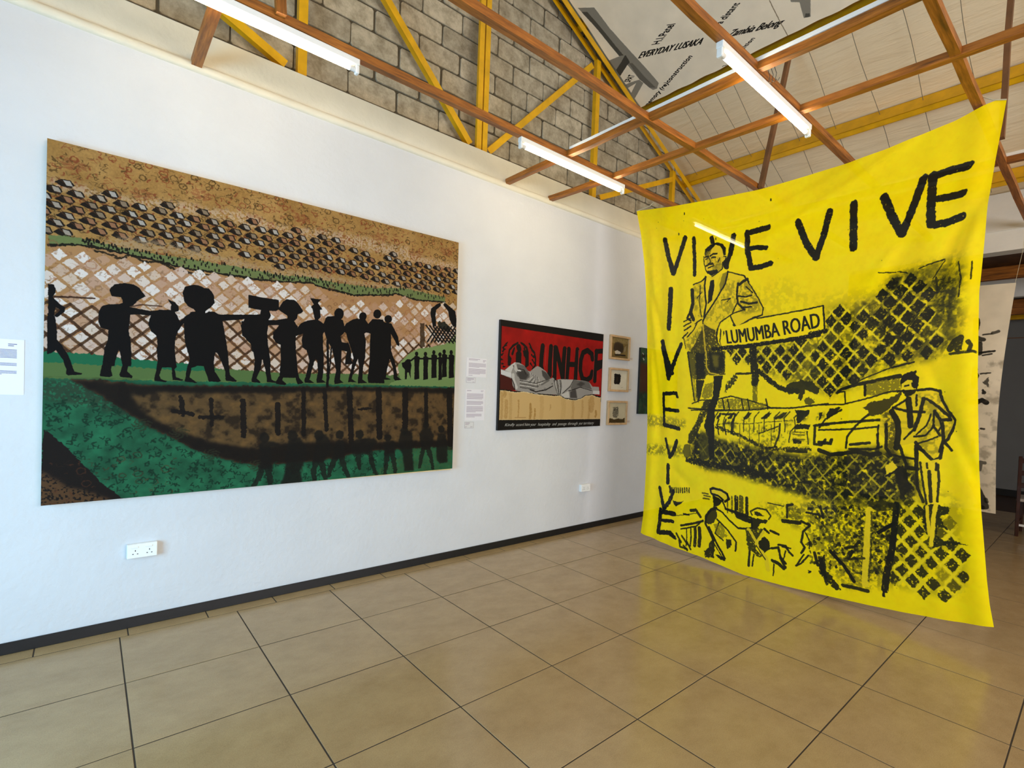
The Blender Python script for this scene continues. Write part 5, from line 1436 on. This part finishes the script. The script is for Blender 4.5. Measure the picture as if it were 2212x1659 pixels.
# posts and figures of the lower right field
L(b6([(690, 370), (680, 500), (650, 780), (600, 1000), (585, 1130)]), 17, .97, dry=.2, w2=21); L(b6([(575, 1150), (575, 1190)]), 8)
T.fill(b6([(430, 340), (560, 330), (690, 360), (690, 420), (560, 430), (440, 410)]), (46, 44, 20), .85, 3, dry=.3)
L(b6([(450, 420), (430, 700), (410, 1080)]), 22, .95, col=(238, 204, 30)); L(b6([(470, 440), (460, 800), (440, 1060)]), 6, .7, dry=.35)
L(b6([(530, 620), (660, 545)]), 12); L(b6([(100, 790), (220, 920), (310, 1060)]), 12); L(b6([(210, 1095), (330, 1120), (430, 1145)]), 12, .9)
T.fill(b6([(0, 850), (50, 820), (60, 960), (130, 1040), (190, 1130), (150, 1140), (90, 1080), (60, 1100), (20, 1000), (0, 990)]), INK, .9, 3, dry=.25)
L(b6([(230, 760), (310, 750), (360, 700)]), 9, .9); L(b6([(260, 860), (300, 790)]), 7, .9); L(b6([(270, 860), (400, 850)]), 8, .8)
# drummers at the bottom left
T.fill(b5([(860, 290), (960, 300), (1060, 350), (1075, 420), (1040, 440), (1000, 420), (880, 350)]), (240, 206, 30), 1, 1)
for P, w_ in (([(870, 335), (862, 300), (900, 285), (990, 310), (1055, 350), (1075, 410), (1030, 440)], 9), ([(880, 350), (950, 370), (1010, 420)], 8)): L(b5(P), w_)
T.fill(b5([(885, 355), (960, 400), (1010, 430), (960, 480), (905, 500)]), INK, .95, 1.5)
T.fill(b5([(815, 600), (860, 530), (930, 520), (945, 600), (900, 680), (840, 700), (805, 660)]), (44, 42, 20), .92, 2)
for P, w_ in (([(930, 510), (870, 530), (815, 600), (808, 690), (860, 790), (900, 880)], 10), ([(905, 500), (1000, 560), (1080, 650), (1180, 740), (1330, 740)], 7), ([(1000, 430), (1040, 520), (1180, 580), (1330, 620), (1340, 740)], 8), ([(850, 730), (930, 900), (1030, 1080)], 9), ([(830, 730), (900, 900), (1010, 1090)], 5),
              ([(940, 640), (1060, 760), (1160, 900), (1150, 1000)], 7), ([(960, 680), (920, 800), (1010, 880)], 6), ([(1170, 600), (1320, 660)], 17)): L(b5(P), w_, .95)
T.fill(b5([(860, 880), (910, 880), (920, 960), (900, 1080), (800, 1075), (800, 1000), (850, 960)]), INK, .9, 3, dry=.2)
T.fill(b5([(920, 1040), (1000, 1060), (1040, 1080), (1035, 1115), (980, 1100)]), INK, .95, 2); T.fill(b5([(1050, 860), (1100, 870), (1110, 940), (1060, 980), (1040, 920)]), INK, .9, 2)
T.fill(b5([(900, 690), (1000, 700), (1060, 830), (1000, 860), (930, 800)]), OL, .7, 3, dry=.3)
for k, x in enumerate((1060, 1110, 1160, 1215, 1280)):
    L(b5([(x, 380 + 5 * k), (x, 560 + 8 * k)]), (6, 8, 17, 20, 13)[k], (.6, .6, .95, .7, .95)[k], dry=.25)
L(b5([(1040, 520), (1160, 560), (1280, 600)]), 10, .9)
for x in range(400, 620, 24): L(b5([(x, 285), (x + 2, 335)]), 7, .8, dry=.3)
L(b5([(400, 270), (410, 320)]), 12, .9)
T.fill(b5([(430, 425), (500, 445), (560, 435), (520, 470), (470, 495), (445, 470)]), INK, .95, 2)
L(b5([(440, 600), (560, 590), (700, 570)]), 4, .6); L(b5([(640, 540), (700, 535), (750, 610)]), 12, .9); L(b5([(530, 710), (660, 690), (780, 660)]), 9, .95); L(b5([(530, 750), (700, 720), (780, 650)]), 6, .9); L(b5([(560, 580), (620, 590)]), 7)
for x, w_ in ((590, 5), (640, 7), (690, 14), (740, 16)): L(b5([(x, 740), (x + 5, 850), (x - 4, 940)]), w_, .9, dry=.2)
for P in ([(400, 820), (470, 860)], [(480, 800), (530, 900)], [(510, 880), (520, 950), (600, 980)], [(560, 940), (600, 990)], [(600, 900), (640, 980)], [(540, 830), (600, 920)]): L(b5(P), 9, .85)
for x, y in ((770, 340), (790, 370), (780, 400)): L(b5([(x, y), (x + 70, y + 12)]), 6, .7)
L(b5([(1340, 590), (1320, 550), (1400, 510), (1500, 530), (1555, 600), (1530, 640)]), 6, .85)
T.fill(b5([(1370, 550), (1420, 560), (1480, 600), (1400, 600), (1360, 580)]), INK, .9, 2); T.fill(b5([(1330, 620), (1520, 650), (1500, 690), (1440, 680), (1380, 760), (1330, 740)]), INK, .92, 2)
T.fill(b5([(1260, 740), (1300, 760), (1400, 740), (1500, 750), (1400, 880), (1380, 980), (1460, 1060), (1420, 1080), (1340, 1000), (1300, 1000), (1280, 900)]), (44, 44, 20), .9, 3, dry=.28)
L(b5([(1300, 760), (1400, 930), (1500, 1090), (1520, 1210)]), 16, .95, col=(238, 204, 30)); L(b5([(1290, 770), (1390, 940), (1490, 1100)]), 4); L(b5([(1480, 760), (1380, 920)]), 9, 1, col=(238, 204, 30))
T.fill(b5([(1410, 900), (1480, 830), (1540, 900), (1550, 980), (1480, 1020), (1420, 960)]), INK, .95, 2)
for P, w_ in (([(1480, 750), (1530, 795)], 8), ([(1550, 770), (1640, 810)], 9), ([(1560, 970), (1640, 960), (1660, 1060), (1720, 1140)], 9), ([(1640, 930), (1720, 940), (1760, 1010), (1800, 1050)], 8), ([(1570, 1110), (1640, 1140), (1700, 1200)], 12), ([(1590, 1150), (1580, 1280)], 5), ([(1310, 1010), (1300, 1170)], 9), ([(1360, 1040), (1340, 1170)], 6), ([(1660, 1080), (1720, 1190)], 9),
              ([(1900, 660), (2000, 710), (1920, 780), (1900, 900), (1940, 960), (1900, 1020)], 8), ([(1950, 790), (2000, 900), (1990, 970)], 5), ([(1930, 1040), (1840, 1170), (1900, 1140), (1980, 1050)], 6), ([(1690, 655), (1880, 680)], 13), ([(1740, 490), (1740, 620)], 8), ([(1740, 480), (1800, 470)], 9),
              ([(2050, 1020), (2090, 1160)], 11), ([(1720, 1000), (1700, 1090)], 5), ([(1680, 950), (1780, 970)], 5), ([(1520, 450), (1700, 490)], 4), ([(2120, 500), (2150, 620)], 9), ([(1960, 560), (2110, 590)], 7)): L(b5(P), w_, .93)
T.fill(b5([(1750, 500), (1900, 520), (1890, 650), (1750, 620)]), OD, .6, 4, dry=.34)
T.fill(b5([(2090, 480), (2130, 480), (2120, 515), (2095, 510)]), INK, .9, 3); T.fill(b5([(2090, 590), (2150, 590), (2150, 625), (2100, 620)]), INK, .9, 3)
T.fill(b5([(2100, 1080), (2150, 1060), (2160, 1200), (2200, 1330), (2150, 1290), (2110, 1230)]), INK, .9, 3)
# dark marks high on the right
for P, w_ in (([(1005, 1500), (1040, 1450), (1075, 1430), (1060, 1500)], 20), ([(1000, 1540), (1080, 1530), (1185, 1525)], 8), ([(1130, 1450), (1150, 1470), (1140, 1510)], 11), ([(590, 1640), (680, 1610), (745, 1600)], 5), ([(490, 1490), (550, 1485)], 9), ([(560, 1600), (600, 1600), (580, 1620)], 12),
              ([(780, 930), (850, 900), (960, 860)], 4), ([(880, 1000), (960, 870)], 3), ([(1065, 880), (1080, 1000), (1065, 1130)], 4), ([(1160, 880), (1150, 1000)], 4), ([(490, 960), (640, 950), (700, 960)], 3), ([(900, 990), (905, 1100)], 5), ([(780, 1250), (700, 1350), (640, 1500)], 4)):
    L(b2(P), w_, .85, dry=.2)
cloud(b2([(620, 980), (660, 960), (640, 1060), (590, 1090), (560, 1160), (520, 1180), (540, 1090)]), INK, .85, 0, 261, 9, 3, .5)
cloud(b2([(850, 1020), (960, 960), (1050, 1000), (1050, 1150), (1000, 1330), (900, 1230), (880, 1100)]), (44, 44, 22), .85, 0, 262, 8, 4, .5)
cloud(b2([(380, 1160), (430, 1200), (560, 1300), (680, 1400), (700, 1500), (600, 1470), (480, 1360), (400, 1300)]), INK, .85, 0, 263, 9, 3, .5)

# cloth mesh with folds
NS, NT = 150, 180
ss, tt = np.meshgrid(np.linspace(0, 1, NS + 1), np.linspace(0, 1, NT + 1))
YZ = coons(ss, tt)
dx = .018 * np.exp(-ss / .10) * np.sin(ss * 95 + 2.5 * tt) * np.clip(tt * 6, 0, 1) * (1 - .4 * tt)
dx += .012 * np.exp(-(1 - ss) / .07) * np.sin((1 - ss) * 80 + 1 + tt * 2)


def crease(px0, px1, wd, amp):
    global dx
    P = f3([px0, px1]) / [W3, H3]
    a, b = P; d = b - a; L2 = d @ d
    t = np.clip(((ss - a[0]) * d[0] + (tt - a[1]) * d[1]) / L2, 0, 1)
    rr = np.hypot(ss - a[0] - t * d[0], tt - a[1] - t * d[1])
    dx = dx + 1.7 * amp * np.exp(-(rr / wd) ** 2) * np.sin(np.pi * np.clip(t, .05, .95))


for q in (((2105, 440), (2045, 560), .016, .02), ((2090, 480), (1980, 730), .013, .018), ((1990, 490), (1880, 640), .03, .012), ((1950, 520), (1870, 620), .014, -.010), ((2150, 300), (2090, 520), .02, -.012), ((1380, 465), (1460, 540), .012, .010), ((1385, 470), (1440, 640), .012, -.010), ((1378, 460), (1520, 520), .012, -.007),
          ((1400, 600), (1440, 800), .012, .012), ((1405, 700), (1425, 960), .010, .012), ((2125, 700), (2118, 1100), .012, .010), ((1960, 600), (1880, 760), .02, .008), ((1440, 1000), (1500, 1060), .012, .008), ((2140, 240), (2060, 330), .02, .006)):
    crease(*q)
dx += .010 * np.sin(ss * 5 + 1.2) * np.sin(np.pi * tt)
V = np.stack([BX + dx, YZ[..., 0], YZ[..., 1]], -1).reshape(-1, 3)
n1 = NS + 1
Fq = [(j * n1 + i, (j + 1) * n1 + i, (j + 1) * n1 + i + 1, j * n1 + i + 1) for j in range(NT) for i in range(NS)]
me = bpy.data.meshes.new('cloth'); me.from_pydata([tuple(map(float, v)) for v in V], [], Fq); me.update()
uvl = me.uv_layers.new(name='UVMap')
UVv = np.stack([ss, 1 - tt], -1).reshape(-1, 2)
li = np.zeros(len(me.loops), 'i'); me.loops.foreach_get('vertex_index', li)
uvl.data.foreach_set('uv', UVv[li].astype('f').ravel())
me.polygons.foreach_set('use_smooth', [True] * len(me.polygons))
mt, nt, b, ti = paint_mat('yellow_banner_cloth', T, .85, .1)
b.inputs['Specular IOR Level'].default_value = .1
# thin dyed cotton: some light passes through, a little of it straight between the threads
tl = nt.nodes.new('ShaderNodeBsdfTranslucent'); tp = nt.nodes.new('ShaderNodeBsdfTransparent')
mx = nt.nodes.new('ShaderNodeMixShader'); mx.inputs[0].default_value = .12
mx2 = nt.nodes.new('ShaderNodeMixShader'); mx2.inputs[0].default_value = .035
out = nt.nodes['Material Output']
nt.links.new(ti.outputs[0], tl.inputs[0])
nt.links.new(b.outputs[0], mx.inputs[1]); nt.links.new(tl.outputs[0], mx.inputs[2])
nt.links.new(mx.outputs[0], mx2.inputs[1]); nt.links.new(tp.outputs[0], mx2.inputs[2])
nt.links.new(mx2.outputs[0], out.inputs[0])
ban = empty('hanging_banner', (BX, -2, 3.4), label='large yellow cloth banner with black painting and lettering hanging across the room', cat='banner')
link('cloth', me, mt, ban)
aL = YZ[0, 0]; aR = YZ[0, -1]
MB().tube([(BX, aL[0], aL[1]), (BX - .01, -.70, 3.49), (BX, -.80, 3.555), (BX, -.80, 3.56)], .004, 6).build('tie_cord', M['cord'], ban)
MB().tube([(BX, aR[0], aR[1]), (BX, -3.37, 3.51), (BX, -3.31, 3.555)], .004, 6).build('tie_cord', M['cord'], ban)

# ------------------------------------------------------------------ pale banner farther back
W4, H4 = 400, 700
q4 = [(1.0, 1.0)]
yr0, yr1 = onpl(2195, 610, (1, 0, 0), 7.0), onpl(2151, 1110, (1, 0, 0), 7.0)


def f4(P):
    o = []
    for u, v in P:
        w_ = onpl(u, v, (1, 0, 0), 7.0); o.append(((w_[1] + 1.75) / (yr0[1] + 1.75) * W4, (yr0[2] - w_[2]) / (yr0[2] - yr1[2]) * H4))
    return np.array(o)


T = Tex(W4, H4, (216, 204, 182), f4, 1.2, 51)
T.a *= .9 + .2 * T.soft[..., None]
g1 = c_(2112, 780, 8.3); g2 = c_(2112, 960, 7.54); g0 = c_(2092, 500, 5.53)
for P, w_, a in ((g0([(125, 1050), (140, 1100), (125, 1200)]), 10, .95), (g0([(120, 1250), (180, 1270), (240, 1290)]), 7, .8), (g0([(120, 1290), (200, 1310)]), 5, .7), (g0([(225, 1230), (330, 1220)]), 3, .8), (g0([(345, 1210), (410, 1190)]), 6, .7), (g0([(170, 1450), (260, 1440), (385, 1425)]), 4, .9),
                 (g0([(190, 1340), (200, 1450)]), 9, .8), (g0([(240, 1475), (350, 1460)]), 3, .8), (g1([(10, 740), (140, 740), (225, 700), (310, 750)]), 9, .95), (g1([(180, 225), (360, 210)]), 3, .8), (g1([(10, 920), (90, 930)]), 3, .8), (g1([(10, 1200), (160, 1240)]), 3, .8), (g1([(210, 1215), (270, 1225)]), 4, .8),
                 (g2([(20, 620), (60, 720), (130, 860), (190, 1010)]), 16, .8), (g2([(60, 1020), (160, 1040)]), 9, .9), (g2([(30, 280), (50, 430)]), 10, .9), (g2([(40, 500), (55, 640)]), 9, .9), (g2([(140, 420), (170, 300), (240, 310)]), 7, .6), (g2([(230, 900), (240, 950)]), 6, .7)):
    T.stroke(P, w_ * 1.5, (26, 24, 20), a, dry=.1)
for P, a in ((g1([(10, 150), (60, 90), (110, 110), (130, 200), (160, 260), (130, 360), (80, 500), (30, 490), (8, 400)]), .95), (g1([(50, 640), (90, 560), (130, 510), (150, 560), (140, 650), (90, 665)]), .9), (g1([(200, 570), (240, 500), (300, 560), (280, 610), (220, 600)]), .9), (g1([(300, 300), (345, 290), (345, 470), (310, 440), (220, 380)]), .7),
             (g1([(10, 1400), (90, 1420), (90, 1659), (10, 1659)]), .85), (g0([(120, 1640), (180, 1600), (170, 1659), (120, 1700)]), .9)):
    T.fill(P, (24, 22, 18), a, 2.5, dry=.2)
bbx, mk = T.mask([(0, 0), (W4, 0), (W4, H4), (0, H4)], 0, 0, mapped=True)
nn = fbm(H4, W4, 22, 52, 4)
T._put((0, 0, W4, H4), np.clip((nn - .56) * 5, 0, 1) * (np.arange(H4) > 230)[:, None], (120, 110, 92), .5)
gy = np.linspace(-1.75, yr0[1], 41); gz = np.linspace(0, 1, 31)
V = []; UV = []
for t_ in gz:
    for i, y in enumerate(gy):
        k = i / 40
        yy = y + k * .05 * math.sin(math.pi * t_) + k * (yr1[1] - yr0[1]) * t_
        V.append((7.0 + .015 * math.sin(y * 9 + t_ * 3) + .01 * math.sin(t_ * 8), yy, yr0[2] + (yr1[2] - yr0[2]) * t_)); UV.append((k, 1 - t_))
Fq = [(j * 41 + i, (j + 1) * 41 + i, (j + 1) * 41 + i + 1, j * 41 + i + 1) for j in range(30) for i in range(40)]
me = bpy.data.meshes.new('cloth'); me.from_pydata(V, [], Fq); me.update()
uvl = me.uv_layers.new(name='UVMap')
for lp in me.loops: uvl.data[lp.index].uv = UV[lp.vertex_index]
me.polygons.foreach_set('use_smooth', [True] * len(me.polygons))
mt, *_ = paint_mat('pale_banner_cloth', T, .85, .1)
ban2 = empty('hanging_banner', (7.0, -2.4, 2.87), label='pale cloth banner with faint black marks hanging farther back', cat='banner')
link('cloth', me, mt, ban2)
MB().tube([(7.0, yr0[1] + .006, 2.868), (7.0, -3.28, 3.2), (7.0, -3.29, 3.56)], .0016, 6).build('tie_cord', M['cord'], ban2)
MB().tube([(7.0, -1.75, 2.868), (7.0, -1.70, 3.2), (7.0, -1.65, 3.56)], .003, 6).build('tie_cord', M['cord'], ban2)

# ------------------------------------------------------------------ lettered cloth under the upper roof slope
CC = 7.385
SY0, SY1, SX0, SX1 = .02, -4.6, 2.75, 4.79
W5, H5 = int((SY0 - SY1) * 420), int((SX1 - SX0) * 1.1136 * 420)


def f5(P):
    o = []
    for u, v in P:
        w_ = onpl(u, v, (SL, 0, 1), CC); o.append(((SY0 - w_[1]) / (SY0 - SY1) * W5, (w_[0] - SX0) / (SX1 - SX0) * H5))
    return np.array(o)


T = Tex(W5, H5, (234, 222, 200), f5, .8, 71)
T.a *= .96 + .08 * T.soft[..., None]
h7 = c_(1180, 60, 7.373); hA = c_(1340, 20, 7.541); hB = c_(1520, 0, 11.06)
G1, G2, G3 = (136, 131, 119), (104, 99, 89), (70, 67, 60)
T.fill(h7([(500, -330), (760, -330), (1000, 0), (1270, 290), (1790, 880), (1760, 965), (1700, 985), (1640, 950), (1480, 820), (1290, 590), (1160, 440), (790, 0)]), G1, 1, 1)
T.fill(h7([(560, -260), (650, -260), (870, 0), (1230, 430), (1160, 440), (790, 0)]), G3, .85, 1)
T.fill(h7([(1310, 560), (1370, 560), (1560, 780), (1740, 950), (1640, 950), (1480, 820)]), G2, 1, 1)
T.stroke(h7([(1400, 560), (1560, 740), (1740, 910)]), 3, (140, 134, 122), .9)
T.fill(h7([(1060, 720), (1130, 840), (1290, 590), (1330, 545), (1265, 430), (1170, 470)]), G3, 1, 1)
T.fill(h7([(935, 560), (1020, 500), (1150, 450), (1250, 430), (1180, 560), (1060, 740), (1000, 660)]), G1, 1, 1)
T.fill(h7([(1000, 660), (1080, 620), (1050, 700)]), (200, 186, 164), 1, 1)
T.fill(h7([(1480, 830), (1545, 880), (1390, 1150), (1320, 1095), (1430, 880), (1240, 990), (1200, 930), (1340, 870)]), G1, 1, 1)
gx = c_(1400, 0, 2.724)
T.fill(gx([(830, -20), (955, -20), (955, 100), (915, 107), (890, 10), (840, 8)]), G1, 1, 1); T.fill(gx([(925, 80), (950, 80), (950, 100), (920, 104)]), G3, .8, 1)
TI = (22, 18, 16)


def ctext(s, a, b, c, sh=.15):
    c = (a[0] + (c[0] - a[0]) * 1.2, a[1] + (c[1] - a[1]) * 1.2)
    for q in (-.7, 0, .7): put_text(T, s, (a[0] + q, a[1]), (b[0] + q, b[1]), (c[0] + q, c[1]), TI, shear=sh)


A, B, C = hA([(288, 800), (1300, 580), (345, 708)]); ctext('EVERYDAY LUSAKA', A, B, C, .0)
A, B, C = hA([(630, 560), (895, 235), (525, 575)]); ctext('H.I.Patel', A, B, C, 0)
A, B, C = hA([(440, 1580), (1172, 778), (395, 1560)]); ctext('memory (re)construction', A, B, C, 0)
A, B, C = hA([(150, 1190), (235, 1080), (75, 1180)]); ctext('SPAT', A, B, C, 0)
A, B, C = hB([(430, 560), (870, 60), (300, 560)]); ctext('a distant', A, B, C, 0)
A, B, C = hB([(540, 900), (1800, 620), (680, 740)]); ctext('Zambia Belong', A, B, C, 0)
A, B, C = hB([(940, 1200), (1225, 920), (870, 1190)]); ctext('nition', A, B, C, 0)
T.stroke(hB([(440, 1590), (480, 1565), (510, 1570), (540, 1552)]), 2, TI, .8)
T.stroke(hB([(1570, -10), (1700, 270), (1830, 540), (2080, 1020)]), 3, (120, 104, 80), .9)
mt, *_ = paint_mat('lettered_ceiling_cloth', T, .8, .1)
V = []; UV = []; NX_, NY_ = 40, 80
for j in range(NX_ + 1):
    x = SX0 + (SX1 - SX0) * j / NX_
    for i in range(NY_ + 1):
        y = SY0 + (SY1 - SY0) * i / NY_
        d = -.006 * math.sin(y * 3 + 1) * math.sin(math.pi * j / NX_) - .004 * math.sin(x * 11 + y * 2) + (.003 * math.sin(y * 21) if j > NX_ - 2 else 0)
        V.append((x + (.004 * math.sin(y * 17) if j == NX_ else 0), y, CC - SL * x + d)); UV.append((i / NY_, 1 - j / NX_))
n1 = NY_ + 1
Fq = [(j * n1 + i, (j + 1) * n1 + i, (j + 1) * n1 + i + 1, j * n1 + i + 1) for j in range(NX_) for i in range(NY_)]
me = bpy.data.meshes.new('ceiling_cloth'); me.from_pydata(V, [], Fq); me.update()
uvl = me.uv_layers.new(name='UVMap')
for lp in me.loops: uvl.data[lp.index].uv = UV[lp.vertex_index]
me.polygons.foreach_set('use_smooth', [True] * len(me.polygons))
link('ceiling_cloth', me, mt, None, label='pale cloth with black handwriting and a grey painted roof frame under the roof', cat='ceiling cloth')
